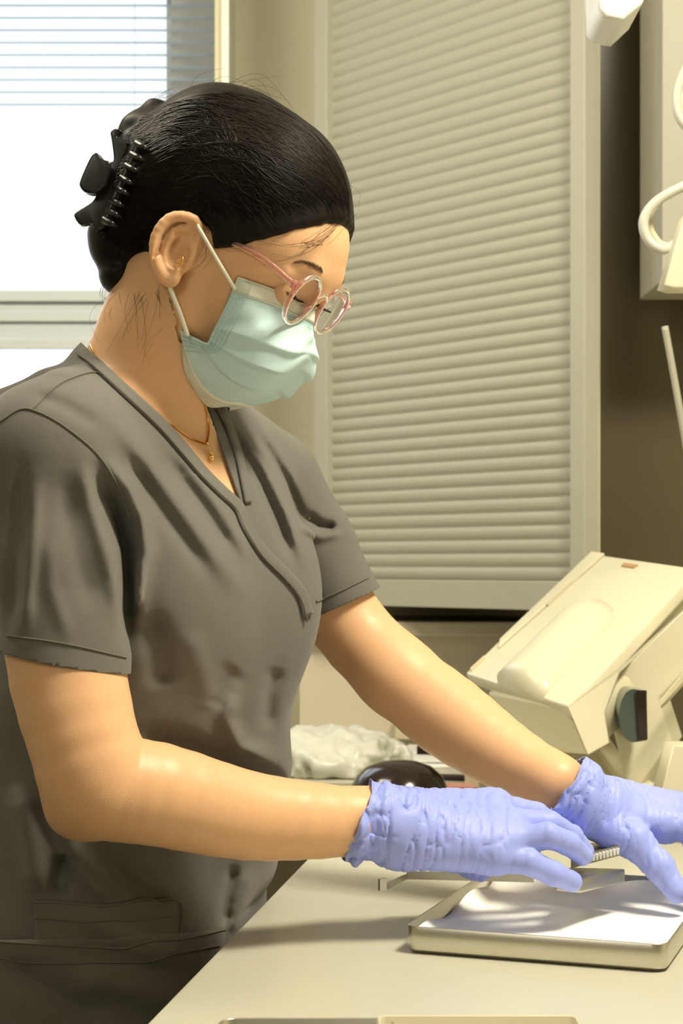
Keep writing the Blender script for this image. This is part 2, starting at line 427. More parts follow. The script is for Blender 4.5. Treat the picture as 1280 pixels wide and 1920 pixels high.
zb = CAMZ-(1140-HY)/FPX*2.75
bm = bmesh.new(); qa, qb = hit_px(600)-nrm*.02, hit_px(1104)-nrm*.02; prism(bm, [(*q, zb) for q in (qa, qb, (qb[0], BW-.01), (qa[0]+.08, BW-.01))], (0, 0, 2.55-zb)); bm_obj('carcass', bm, M_dark, cabt)
bm = bmesh.new()
face_box(bm, 598, 622, zb, 2.55, -0.02, 0.012, 0.002); face_box(bm, 1078, 1106, zb, 2.55, -0.02, 0.012, 0.002)
face_box(bm, 598, 1106, zb, CAMZ-(1088-HY)/FPX*2.75, -0.02, 0.011, 0.002); bm_obj('shutter_frame', bm, M_shutf, cabt)
# slatted curtain: one profile swept along the face
a, b = hit_px(622), hit_px(1078); pit = 27.0/FPX*dR; zs0 = CAMZ-(1088-HY)/FPX*2.75
V = []; F = []; rows = []
k = 0; z = zs0
while z < 2.54:
    for (tz, o) in ((0.0, -0.0042), (0.12, -0.0022), (0.3, -0.0007), (0.55, 0.0), (0.78, -0.0009), (0.92, -0.0028)): rows.append((z+tz*pit, o))
    z += pit
for (zz, o) in rows:
    for q in (a, b): pq = q+nrm*o; V.append((pq[0], pq[1], zz))
for i in range(len(rows)-1): F.append((2*i, 2*i+1, 2*i+3, 2*i+2))
np_mesh('shutter_curtain', V, F, M_shut, cabt)
# ledge and panel under the cabinet
bm = bmesh.new(); bx(bm, X(562, 2.9), 1.2, 2.88, BW, Z(1192, 2.88), Z(1166, 2.88), 0.003); struct('trim_3', bm_obj('trim_3', bm, M_wall2))
bm = bmesh.new(); bx(bm, X(562, 2.92), 1.2, 2.92, BW, CT, Z(1192, 2.92)); struct('wall_panel', bm_obj('wall_panel', bm, M_wall2)).name = 'trim_4'
# dark cabinet side and pale cabinet on the right
dc = thing('tall_cabinet', 'dark olive brown tall cabinet with glossy door right of the shutter', 'cabinet', (X(1180, 2.7), 2.7, CT))
q0 = hit_px(1106)
box('side_panel', X(1118, 2.62), X(1300, 2.62), 2.62, 3.1, CT, 2.55, M_dark, dc)
box('edge_strip', X(1111, 2.60), X(1123, 2.60), 2.59, 2.62, CT, 2.55, M_creamd, dc)
pc = thing('wall_cabinet', 'pale beige wall cabinet at right edge behind the hoses', 'cabinet', (X(1300, 2.4), 2.4, Z(525, 2.4)))
box('carcass', X(1241, 2.4), X(1500, 2.4), 2.4, 2.58, Z(525, 2.4), 2.5, M_cab, pc, 0.002)

# worktop (L shape)
def edge_x(d): return -0.135+0.1476*(d-1.18)
bm = bmesh.new()
out = [(edge_x(-0.2), -0.2), (1.6, -0.2), (1.6, BW-.004), (-1.3, BW-.004), (-1.3, 2.50), (edge_x(2.50), 2.50)]
prism(bm, [(x, y, CT-0.032) for x, y in out], (0, 0, 0.032), 0.003)
wt = bm_obj('worktop', bm, M_counter); tag(wt, 'smooth grey-beige laminate worktop running from the camera to the wall', 'worktop')
bc = thing('base_cabinet', 'beige base cabinet carrying the laminate worktop', 'cabinet', (0.6, 1.4, 0))
o2 = [(edge_x(-0.2)+0.03, -0.2), (1.6, -0.2), (1.6, BW-.01), (edge_x(BW)+0.03, BW-.01)]
bm = bmesh.new(); prism(bm, [(x, y, 0.1) for x, y in o2], (0, 0, CT-0.032-0.1)); bm_obj('carcass', bm, M_creamd, bc)
bm = bmesh.new(); prism(bm, [(x+0.05, y, 0.0) for x, y in o2], (0, 0, 0.1)); bm_obj('plinth', bm, M_dark, bc)
bc2 = thing('base_cabinet', 'dark brown base cabinet coloured for the shade behind worktop edge and torso', 'cabinet', (-0.7, 2.9, 0))
box('carcass', -1.3, edge_x(2.6)-0.02, 2.53, BW-.01, 0.0, CT-0.034, M_dark, bc2)  # dark carcass colour stands in for the shade beyond the worktop edge

#%%TRAYS
def rrect(w, h, r, n=6):
    pts = []
    for (cx, cy, a0) in ((w-r, h-r, 0), (r, h-r, 90), (r, r, 180), (w-r, r, 270)):
        for k in range(n+1):
            a = math.radians(a0+90*k/n); pts.append((cx+r*math.cos(a), cy+r*math.sin(a)))
    return pts
def tray_shell(w, h, ht, r=0.012, t=0.0012, flip=False):
    """closed-bottom tray with thin walls, local corner at origin"""
    bm = bmesh.new(); loops = []
    prof = [(0.003, 0), (0.0, 0.003), (0, ht), (t*0.5, ht+0.0006), (t, ht), (t, 0.004), (t+0.003, t)]
    for (ins, z) in prof:
        pts = rrect(w-2*ins, h-2*ins, max(r-ins, 0.002)); loops.append([bm.verts.new((x+ins, y+ins, z)) for x, y in pts])
    n = len(loops[0])
    for a, b in zip(loops[:-1], loops[1:]):
        for i in range(n): bm.faces.new([a[i], a[(i+1) % n], b[(i+1) % n], b[i]])
    bm.faces.new(loops[0][::-1]); bm.faces.new(loops[-1])
    return bm
def place_bm(bm, origin, ax, ay, az=None):
    ax = Vector(ax).normalized(); ay = Vector(ay).normalized(); az = ax.cross(ay) if az is None else Vector(az)
    M = Matrix((( ax.x, ay.x, az.x, origin[0]), (ax.y, ay.y, az.y, origin[1]), (ax.z, ay.z, az.z, origin[2]), (0, 0, 0, 1)))
    bm.transform(M)
    return M
TO = np.array([0.051, 1.395, CT+0.001]); TAX = (0.943, -0.333, 0); TAY = (0.333, 0.943, 0)
tr = thing('instrument_tray', 'shallow rectangular steel tray lined with white paper under the gloved hands', 'tray', tuple(TO))
bm = tray_shell(0.213, 0.29, 0.021); place_bm(bm, TO, TAX, TAY); bm_obj('tray_body', bm, M_steel, tr, True)
# paper liner: slightly wavy sheet, turned up along the left and back wall
nx, ny = 40, 50; V = []; F = []
for j in range(ny+1):
    for i in range(nx+1):
        x = 0.004+i/nx*0.205; y = 0.004+j/ny*0.282
        el = max(0, 1-i/3.0); eb = max(0, (j-ny+4)/4.0)
        z = 0.0032+0.0009*math.sin(x*60+y*25)*math.sin(y*31)+0.010*el**2*(0.8+0.4*math.sin(y*40))+0.014*eb**2*(0.8+0.3*math.sin(x*50))
        V.append(TO+np.array(TAX)*(x)+np.array(TAY)*(y)+np.array([0, 0, z]))
for j in range(ny):
    for i in range(nx): a = j*(nx+1)+i; F.append((a, a+1, a+nx+2, a+nx+1))
pl = np_mesh('paper_liner', V, F, M_paper, None); tag(pl, 'white paper liner lying inside the shallow steel tray', 'paper')
md = pl.modifiers.new('s', 'SOLIDIFY'); md.thickness = 0.0004
# tray at the bottom edge of the frame
t2 = P(412, 1926, 1)
d2 = 0.30*FPX/(1911-HY)
T2 = np.array([X(412, d2), d2-0.20, CT+0.001])
tr2 = thing('instrument_tray', 'pale steel tray cut off by the bottom edge of the photo', 'tray', tuple(T2))
bm = tray_shell(0.115, 0.20, 0.0165, 0.012); place_bm(bm, T2, (1, 0, 0), (0, 1, 0)); bm_obj('tray_body', bm, M_steel, tr2, True)
d3 = 0.297*FPX/(1908-HY); T3 = np.array([X(708, d3), d3-0.20, CT+0.001])
tr3 = thing('plastic_box', 'olive plastic box beside the cut off tray at the bottom edge', 'box', tuple(T3))
bm = tray_shell(0.13, 0.20, 0.020, 0.006); place_bm(bm, T3, (1, 0, 0), (0, 1, 0)); bm_obj('box_body', bm, M_creamd, tr3, True)

# held steel lid: top plate with folded edges, open along the near side
lid = thing('cassette_lid', 'thin steel cassette lid with folded ends held by the near glove', 'lid', tuple(P(940, 1645, 1.49)))
def strip(bm, pts, up, th):
    pts = [np.asarray(p, float) for p in pts]; up = np.asarray(up, float)
    for p, q in zip(pts[:-1], pts[1:]):
        d = q-p; n = np.cross(d, up); n = n/np.linalg.norm(n)*th
        hexa(bm, [p, q, q+n, p+n, p+up, q+up, q+n+up, p+n+up])
bm = bmesh.new()
A0 = P(709, 1670, 1.44); A1 = P(762, 1648, 1.53); A2 = P(1000, 1654, 1.53); A3 = P(1165, 1650, 1.545)
up = np.array([0, 0, 0.0095])
strip(bm, [A0, P(722, 1668, 1.445)], up*1.05, 0.002)
strip(bm, [P(722, 1668, 1.445), P(750, 1653, 1.51), A1], up*0.5, 0.0016); strip(bm, [A1, A2], up*0.75, 0.0016)
bm_obj('folded_rail', bm, M_steeld, lid)
bm = bmesh.new()
C0 = P(1040, 1672, 1.47); C1 = P(1088, 1675, 1.465); C2 = P(1172, 1655, 1.53); C3 = P(1065, 1652, 1.56)
hexa(bm, [C0, C1, C2, C3]+[q+np.array([0, 0, 0.0125]) for q in (C0, C1, C2, C3)], 0.002); bm_obj('end_box', bm, M_steeld, lid, True)
# serrated instrument rack
rk = thing('instrument_rack', 'narrow steel rack with a toothed edge between the two gloves', 'rack', tuple(P(1128, 1605, 1.53)))
bm = bmesh.new(); r0 = P(1070, 1612, 1.535); r1 = P(1160, 1588, 1.535); r2 = P(1160, 1582, 1.57); r3 = P(1072, 1584, 1.60)
hexa(bm, [r0, r1, r2, r3]+[q+np.array([0, 0, 0.0015]) for q in (r0, r1, r2, r3)]); 
hexa(bm, [r0-np.array([0, 0, .008]), r1-np.array([0, 0, .008]), r1+np.array([0, .002, -.008]), r0+np.array([0, .002, -.008]), r0, r1, r1+np.array([0, .002, 0]), r0+np.array([0, .002, 0])])
bm_obj('rack_plate', bm, M_steeld, rk)
bm = bmesh.new()
for i in range(11):
    q = r0+(r1-r0)*(0.25+0.72*i/10)+np.array([0, -0.001, -0.003]); 
    hexa(bm, [q+np.array(v)*0.0016 for v in ((-.6, -1, -2), (.6, -1, -2), (.6, 1, -2), (-.6, 1, -2), (-1, -1, 1.6), (1, -1, 1.6), (1, 1, 1.6), (-1, 1, 1.6))], 0.0003)
bm_obj('tooth_row', bm, M_white, rk)

#%%MACHINE
mc = thing('film_processor', 'cream plastic machine with sloping lid and rounded bulge at right', 'machine', tuple(P(1150, 1480, 2.0)))
bl_ = P(872, 1262, 2.22); tl_ = P(1105, 1037, 2.46); br_ = P(1066, 1325, 1.95); tr_ = tl_+(br_-bl_)
ex = (br_-bl_); ey = (tl_-bl_); en = np.cross(ex, ey); en /= np.linalg.norm(en)
if en[2] < 0: en = -en
def Q(a, b, h=0.0): return bl_+ex*a+ey*b+en*h
bm = bmesh.new(); hexa(bm, [Q(0, 0, -.018), Q(1, 0, -.018), Q(1, 1, -.018), Q(0, 1, -.018), Q(0, 0), Q(1, 0), Q(1, 1), Q(0, 1)], 0.004); bm_obj('lid', bm, M_cream, mc, True)
bm = bmesh.new(); hexa(bm, [Q(0.02, 0.25, .0), Q(.075, 0.2, .0), Q(.16, 1, .0), Q(.03, 1, .0), Q(0.02, .25, .004), Q(.075, .2, .004), Q(.16, 1, .004), Q(.03, 1, .004)], 0.0015); bm_obj('lid_panel', bm, M_cream, mc, True)
for (a, b, l) in ((0.115, 0.55, 0.28), (0.05, 0.22, 0.14), (0.035, 0.02, 0.1)):
    bm = bmesh.new(); hexa(bm, [Q(a, b, 0), Q(a+.008, b, 0), Q(a+.008+.05*l, b+l, 0), Q(a+.05*l, b+l, 0), Q(a, b, .0046), Q(a+.008, b, .0046), Q(a+.008+.05*l, b+l, .0046), Q(a+.05*l, b+l, .0046)]); bm_obj('lid_slot', bm, M_creamd, mc)
# half-cylinder bulge
ax0 = Q(.56, 0.0, 0); ax1 = ax0+ey*0.62; ra = 0.062
exn = ex/np.linalg.norm(ex); V = []; F = []; N = 20
for j in range(9):
    c = ax0+(ax1-ax0)*j/8; rr = ra if j < 7 else ra*(0.9 if j == 7 else 0.5)
    for i in range(N+1):
        a = math.pi*i/N; V.append(c-exn*math.cos(a)*rr+en*math.sin(a)*rr*0.52-en*0.004)
for j in range(8):
    for i in range(N): q = j*(N+1)+i; F.append((q, q+1, q+N+2, q+N+1))
F.append(tuple(range(N+1))[::-1]); F.append(tuple(8*(N+1)+i for i in range(N+1)))
np_mesh('bulge', V, F, M_cream, mc, True)
# front box below the bulge
def quadbox(pts, depthv, m, name, bev=0.003):
    bm = bmesh.new(); prism(bm, pts, depthv, bev); return bm_obj(name, bm, m, mc, True)
fr = [P(915, 1300, 2.15), P(1064, 1330, 1.965), P(1102, 1416, 1.965), P(1010, 1408, 2.03), P(925, 1370, 2.14)]
quadbox(fr, ey*0.55-en*0.02, M_creamd, 'front_housing')
sd = [P(1064, 1324, 1.945), P(1102, 1416, 1.95), P(1142, 1393, 1.98), P(1133, 1335, 1.99), P(1160, 1262, 2.02), P(1320, 1110, 2.24), P(1320, 1078, 2.24)]
bm = bmesh.new(); prism(bm, sd, (0.003, 0.012, 0), 0.002); bm_obj('side_flap', bm, M_cream, mc, True)
quadbox([P(1134, 1310, 2.045), P(1160, 1262, 2.045), P(1320, 1105, 2.10), P(1320, 1220, 2.10), P(1232, 1306, 2.07), P(1258, 1385, 2.07), P(1190, 1492, 2.05), P(1178, 1490, 2.05)], (0.02, 0.03, 0), M_cream, 'bracket')
wnd = [P(1187+27*math.cos(a), 1342+50*math.sin(a), 1.992) if math.cos(a) < 0.2 else P(1212, 1342+(46 if math.sin(a) > 0 else -46), 1.992) for a in [2*math.pi*k/28 for k in range(28)] if not (math.cos(a) >= 0.2 and abs(math.sin(a)) < 0.75)]
bm = bmesh.new(); prism(bm, wnd, (0, 0.05, 0)); bm_obj('dark_window', bm, M_glassd, mc)
quadbox([P(1190, 1294, 1.991), P(1211, 1294, 1.991), P(1213, 1386, 1.991), P(1196, 1388, 1.991)], (0, -0.003, 0), M_black, 'window_shade', 0.0005)
quadbox([P(1000, 1400, 2.16), P(1110, 1400, 2.16), P(1190, 1510, 2.12), P(930, 1530, 2.12)], (0.05, 0.25, 0), M_creamd, 'base')
quadbox([P(1180, 1478, 2.04), P(1225, 1468, 2.04), P(1230, 1496, 2.04), P(1180, 1500, 2.04)], (0, 0.05, 0), M_cream, 'foot')
rx = P(1236, 1312, 1.95)
quadbox([P(1236, 1312, 1.98), P(1300, 1235, 2.05), P(1300, 1258, 2.05), P(1238, 1326, 1.98)], (0.01, 0.02, 0), M_creamd, 'hinge_rail')
bm = bmesh.new(); lb = [Q(.40, .93, 0), Q(.52, .93, 0), Q(.53, .955, 0), Q(.40, .955, 0)]; prism(bm, lb, en*0.002); bm_obj('label_strip', bm, M_brown, mc)
# pale box at the lower right edge, knob behind the arm
bx2 = thing('paper_box', 'plain cream box standing at right edge behind the far glove', 'box', tuple(P(1275, 1500, 1.9)))
bm = bmesh.new(); prism(bm, [P(1232, 1512, 1.93), P(1262, 1398, 1.93), P(1400, 1398, 1.93), P(1400, 1530, 1.93)], (0.0, 0.05, 0), 0.002); bm_obj('box_body', bm, M_cream, bx2, True)

#%%CLUTTER
def cpt(px, py):                                # point on the worktop seen at px,py
    d = 0.317*FPX/(py-HY); return np.array([X(px, d), d, CT])
# crumpled plastic wrap
def blob(name, c, r, m, amp, fr, parent=None, seed=0, flat=0.0):
    def f(p):
        q = (p-c)/r; k0 = np.linalg.norm(q, axis=1); d = (k0-1)*min(r); 
        d = d+amp*(np.abs(vnoise(p*fr+seed))+0.5*vnoise(p*fr*2.3+seed)); return np.maximum(d, CT+0.0008-p[:, 2])
    st = min(r)/12
    V, F = sdf_mesh(f, np.arange(c[0]-r[0]*1.25, c[0]+r[0]*1.25, st), np.arange(c[1]-r[1]*1.25, c[1]+r[1]*1.25, st), np.arange(CT-0.01, c[2]+r[2]*1.4, st), 6, 1)
    return np_mesh(name, V, F, m, parent)
c = cpt(610, 1450); 
o = blob('plastic_wrap', np.array([c[0], c[1]+.04, CT+0.02]), np.array([0.135, 0.13, 0.05]), M_bag, 0.010, 26, seed=3); tag(o, 'crumpled clear plastic wrap heaped on the back of the worktop', 'plastic wrap')
# dark glossy bowl
c = cpt(748, 1500); bw = thing('dark_bowl', 'glossy black bowl upside down behind the near glove', 'bowl', (c[0], c[1], CT))
V = []; F = []; N = 40; prof = [(0.066, 0), (0.068, 0.004), (0.066, 0.012), (0.058, 0.024), (0.044, 0.033), (0.025, 0.038), (0.008, 0.0395)]
for (r, z) in prof:
    for i in range(N): a = 2*math.pi*i/N; V.append((c[0]+r*math.cos(a), c[1]+r*math.sin(a), CT+0.0005+z*1.35))
for j in range(len(prof)-1):
    for i in range(N): F.append((j*N+i, j*N+(i+1) % N, (j+1)*N+(i+1) % N, (j+1)*N+i))
F.append(tuple((len(prof)-1)*N+i for i in range(N))); F.append(tuple(range(N))[::-1])
np_mesh('bowl_shell', V, F, M_black, bw)
tube('rim', [(c[0]+.068*math.cos(a), c[1]+.068*math.sin(a), CT+.003) for a in np.linspace(0, 2*math.pi, 40, endpoint=False)], 0.0022, M_black, bw, closed=True)
def flat_item(name, label, cat, px, py, w, dpt, h, rot, m, lift=0.0005, group=None):
    c = cpt(px, py); bm = bmesh.new(); bx(bm, -w/2, w/2, -dpt/2, dpt/2, 0, h, min(h*0.3, 0.002)); bm.transform(Matrix.Translation((c[0], c[1], CT+lift)) @ Matrix.Rotation(math.radians(rot), 4, 'Z'))
    o = bm_obj(name, bm, m); tag(o, label, cat, group); return o
flat_item('paper_sheet', 'white folded paper sheet behind the dark bowl', 'paper', 770, 1432, 0.16, 0.14, 0.004, 12, M_paper)
flat_item('paper_stack', 'pale stack of papers lying beyond the far forearm', 'paper', 850, 1425, 0.16, 0.12, 0.018, -8, M_white)
flat_item('red_box', 'small red card box at the back beside plastic wrap', 'box', 690, 1403, 0.07, 0.04, 0.012, 6, M_red)
flat_item('pink_card', 'pink card lying right of the dark bowl', 'card', 850, 1480, 0.07, 0.05, 0.006, 4, M_pinkc)
flat_item('black_marker', 'black marker lying on the papers under the far forearm', 'marker', 826, 1438, 0.075, 0.014, 0.014, -12, M_black, 0.019)
flat_item('black_folder', 'thin black folder under the stack of papers', 'folder', 850, 1462, 0.12, 0.03, 0.006, -14, M_black)
flat_item('beige_block', 'grey-beige block at the back right of the pink card', 'block', 905, 1480, 0.035, 0.05, 0.03, 20, M_creamd)
flat_item('cream_pad', 'cream pad lying between the two forearms', 'pad', 960, 1530, 0.22, 0.10, 0.008, -18, M_cream)
c = cpt(706, 1425); bt = thing('white_bottle', 'tiny white bottle standing behind the dark bowl', 'bottle', tuple(c))
tube('bottle_body', [c+np.array([0, 0, 0.001]), c+np.array([0, 0, 0.026])], 0.009, M_white, bt, n=6, sides=20)
tube('cap', [c+np.array([0, 0, 0.027]), c+np.array([0, 0, 0.038])], 0.005, M_white, bt, n=4, sides=16)
o = box('outlet_box', X(740, 2.9), X(800, 2.9), 2.89, 2.92, Z(1386, 2.9), Z(1346, 2.9), M_creamd, None, 0.003); tag(o, 'pale outlet box on the back panel above the papers', 'outlet')

#%%HOSES
hs = thing('coiled_hose', 'pale grey curly hose loop hanging at right above the machine', 'hose', tuple(P(1240, 420, 2.1)))
tube('hose', [P(1330, 330, 2.1), P(1275, 352, 2.1), P(1230, 378, 2.1), P(1207, 410, 2.1), P(1212, 445, 2.1), P(1240, 468, 2.1), P(1275, 452, 2.12), P(1330, 430, 2.12)], 0.0062, M_hose, hs, n=60)
tube('hose', [P(1330, 322, 2.13), P(1285, 346, 2.13), P(1240, 372, 2.13), P(1216, 408, 2.13), P(1226, 445, 2.13), P(1255, 462, 2.13), P(1330, 440, 2.14)], 0.005, M_creamd, hs, n=60).name = 'inner_hose'
h2 = thing('coiled_hose', 'short hose bend at right edge just under the top', 'hose', tuple(P(1275, 190, 2.1)))
tube('hose', [P(1320, 90, 2.1), P(1285, 130, 2.1), P(1268, 180, 2.1), P(1276, 225, 2.1), P(1320, 270, 2.1)], 0.0058, M_hose, h2, n=40)
tube('inner_hose', [P(1330, 110, 2.13), P(1292, 145, 2.13), P(1278, 185, 2.13), P(1290, 225, 2.13), P(1330, 255, 2.13)], 0.006, M_creamd, h2, n=40)
h3 = thing('handpiece_holder', 'cream wedge-shaped holder end hanging at right edge', 'holder', tuple(P(1262, 500, 2.0)))
bm = bmesh.new(); prism(bm, [P(1242, 535, 2.0), P(1285, 400, 2.0), P(1340, 400, 2.0), P(1310, 540, 2.0), P(1262, 541, 2.0)], (0, 0.04, 0), 0.003); bm_obj('holder_body', bm, M_cream, h3, True)
h4 = thing('support_rod', 'slim beige rod leaning down at the right edge', 'rod', tuple(P(1262, 730, 2.2)))
tube('rod', [P(1246, 612, 2.2), P(1262, 700, 2.2), P(1290, 860, 2.2)], 0.0045, M_cab, h4, n=20)
h5 = thing('lamp_head', 'white corner of an overhead lamp at top right', 'lamp', tuple(P(1170, 0, 1.9)))
bm = bmesh.new(); prism(bm, [P(1120, -60, 1.9), P(1122, 16, 1.9), P(1135, 32, 1.9), P(1170, 38, 1.9), P(1205, 5, 1.9), P(1230, -60, 1.9)], (0.0, 0.10, 0.0), 0.005); bm_obj('lamp_housing', bm, M_white, h5, True)
#%%PERSON
# ================================================================== THE PERSON
TH = math.radians(22); PH = math.radians(30)
Fv = np.array([math.cos(PH)*math.cos(TH), -math.cos(PH)*math.sin(TH), -math.sin(PH)])
Uv = np.array([math.sin(PH)*math.cos(TH), -math.sin(PH)*math.sin(TH), math.cos(PH)])
Sv = np.array([-math.sin(TH), -math.cos(TH), 0.0])          # her right, towards the camera
O = np.array([-0.106, 1.52, CAMZ+0.259]); BH = np.stack([Fv, Sv, Uv])
def H(f, u, s): return O+Fv*f+Uv*u+Sv*s
def HP(px, py, s):                       # head-local side distance s: 3D point seen at px,py
    d = np.array([(px-CX)/FPX, 1.0, (HY-py)/FPX]); o = np.array([0, 0, CAMZ]); t = (s-(o-O)@Sv)/(d@Sv); return o+d*t
def mir(p): q = p-O; return p-2*(q@Sv)*Sv

head = [ell(H(.003, .047, 0), (.091, .0745, .080), BH, .01),
        ell(H(.047, -.012, 0), (.050, .056, .070), BH, .02),
        ell(H(.053, .045, 0), (.0360, .058, .045), BH, .02),
        cone(H(.082, .040, -.022), H(.082, .040, .022), .0120, .0120, .012),
        cone(H(.064, -.060, 0), H(.060, -.068, 0), .017, .014, .015),
        ell(H(.078, -.050, 0), (.020, .026, .018), BH, .012)]
for s in (-1, 1):
    head += [cone(H(.012, -.036, .047*s), H(.058, -.062, .012*s), .015, .015, .015),
             cone(H(.008, .000, .058*s), H(.012, -.040, .048*s), .014, .016, .02),
             ell(H(.056, -.006, .038*s), (.030, .026, .028), BH, .015),
             ell(H(.097, .021, .031*s), (.015, .015, .011), BH, .012, 's'),
             ell(H(.0755, .0195, .031*s), (.0128, .0136, .0128), BH, .004),
             ell(H(.089, .0168, .0315*s), (.0090, .0100, .0015), BH, .0008, 's'),
             cone(H(.082, .031, .014*s), H(.076, .031, .046*s), .0055, .005, .006)]
head += chain([H(.088, .030, 0), H(.093, .012, 0), H(.096, -.004, 0)], [.0065, .0075, .0095], .008)
head += [ell(H(.090, -.006, .010*s), (.008, .007, .006), BH, .006) for s in (-1, 1)]
# ears
def ear(mirror):
    g = (lambda p: mir(p)) if mirror else (lambda p: p)
    def e(px, py, s): return g(HP(px, py, s))
    B = BH
    L = [ell(e(328, 468, .078), (.020, .0045, .030), None if False else B, .006)]
    helix = [(366, 462, .073), (374, 436, .078), (366, 414, .083), (345, 406, .088), (322, 408, .091), (303, 424, .094), (291, 448, .095), (290, 475, .094), (296, 500, .091), (305, 517, .087)]
    hp = smooth_path([e(*q) for q in helix], 18); rs = np.interp(np.linspace(0, 1, 18), [0, .2, .5, .8, 1], [.0028, .0037, .0042, .0040, .0052]); L += chain(hp, rs, .0028)
    L += [ell(e(317, 512, .083), (.0075, .0035, .0105), B, .006), ell(e(322, 523, .082), (.0070, .0035, .0065), B, .005)]
    anti = smooth_path([e(*q) for q in ((352, 428, .083), (330, 434, .087), (314, 452, .088), (311, 476, .087), (320, 498, .085), (330, 503, .083))], 10); L += chain(anti, np.full(10, .0036), .003)
    L += [cone(e(345, 483, .080), e(347, 497, .079), .0042, .0040, .004)]
    L += [ell(e(333, 474, .089), (.0100, .0115, .0135), B, .002, 's'), ell(e(347, 446, .089), (.011, .0065, .0050), B, .002, 's'), ell(e(303, 455, .095), (.0022, .0045, .017), B, .002, 's')]
    return L
head += ear(False)+ear(True)
neck = chain([P(335, 545, 1.525), P(305, 640, 1.535), P(280, 735, 1.55)], [.054, .0545, .060], .025)
neck += [cone(P(345, 600, 1.50), P(350, 800, 1.53), .024, .020, .03)]
# torso
G_ = np.array([.83, -.56, 0.0]); R_ = np.array([-.56, -.83, 0.0]); G_ /= np.linalg.norm(G_); R_ = np.array([G_[1], -G_[0], 0])
if R_[1] > 0: R_ = -R_
TT = np.array([  # py, cx, d, a, b
 (690, 235, 1.575, .030, .030), (745, 245, 1.57, .090, .058), (790, 255, 1.565, .140, .078), (850, 268, 1.56, .165, .096), (950, 280, 1.56, .170, .112), (1050, 280, 1.56, .163, .122), (1120, 280, 1.56, .157, .130),
 (1200, 275, 1.56, .156, .132), (1290, 262, 1.56, .155, .132), (1360, 250, 1.565, .155, .131), (1450, 243, 1.57, .158, .139), (1600, 212, 1.58, .165, .139), (1700, 198, 1.58, .170, .141), (1900, 190, 1.58, .178, .145), (2150, 185, 1.58, .178, .145)])
zt_ = np.array([CAMZ+(HY-r[0])/FPX*r[2] for r in TT]); xt_ = np.array([(r[1]-CX)/FPX*r[2] for r in TT])
o_ = np.argsort(zt_); 
_zz = np.linspace(.55, 1.55, 501); _k = np.exp(-(np.arange(-20, 21)/8.0)**2); _k /= _k.sum(); _cache = {}
def tz(col, z):
    if id(col) not in _cache or _cache[id(col)][0] is not col:
        _cache[id(col)] = (col, np.convolve(np.pad(np.interp(_zz, zt_[o_], col[o_]), 20, mode='edge'), _k, 'valid'))
    return np.interp(z, _zz, _cache[id(col)][1])
T_D, T_A, T_B = TT[:, 2].copy(), TT[:, 3].copy(), TT[:, 4].copy()
def torso_f(p, off=0.0):
    z = p[:, 2]; cx = tz(xt_, z); cy = tz(T_D, z); a = tz(T_A, z)+off; b = tz(T_B, z)+off
    q = np.stack([p[:, 0]-cx, p[:, 1]-cy], -1); r = (q@R_[:2])/a; g = (q@G_[:2])/b
    k = (np.abs(r)**2.2+np.abs(g)**2.2)**(1/2.2); d = (k-1)*np.minimum(a, b)
    top = z-(CAMZ+0.185+off); return smax(d, top, 0.02)
def torso_prim(off, k): return Prim(lambda p: torso_f(p, off), (-.55, 1.2, .7), (.15, 1.95, 1.5), k)
SHN = P(92, 862, 1.415); SHF = P(488, 905, 1.70); NB = P(270, 745, 1.565)
def limb(pts, rs, n, k0=.012):
    q = smooth_path(np.hstack([np.array(pts), np.array(rs)[:, None]]), n); L = chain(q[:, :3], q[:, 3], .0012); L[0].k = k0; return L
armN = limb([SHN, P(112, 1050, 1.39), P(123, 1240, 1.372), P(158, 1395, 1.357), P(186, 1470, 1.357)], [.0500, .0480, .0472, .0435, .0410], 12)
armN += limb([P(180, 1462, 1.357), P(215, 1478, 1.36), P(300, 1490, 1.375), P(450, 1527, 1.41), P(570, 1538, 1.432), P(700, 1541, 1.457)], [.0400, .0415, .0412, .0370, .0328, .0272], 14, .016)
armN += [ell(P(136, 1524, 1.36), (.016, .016, .016), None, .022)]
armF = limb([SHF, P(575, 1045, 1.70), P(655, 1175, 1.705), P(745, 1268, 1.68)], [.050, .0420, .0385, .0385], 9)
armF += limb([P(738, 1262, 1.68), P(840, 1343, 1.65), P(940, 1413, 1.61), P(1045, 1470, 1.57)], [.0375, .0402, .0335, .0250], 10)
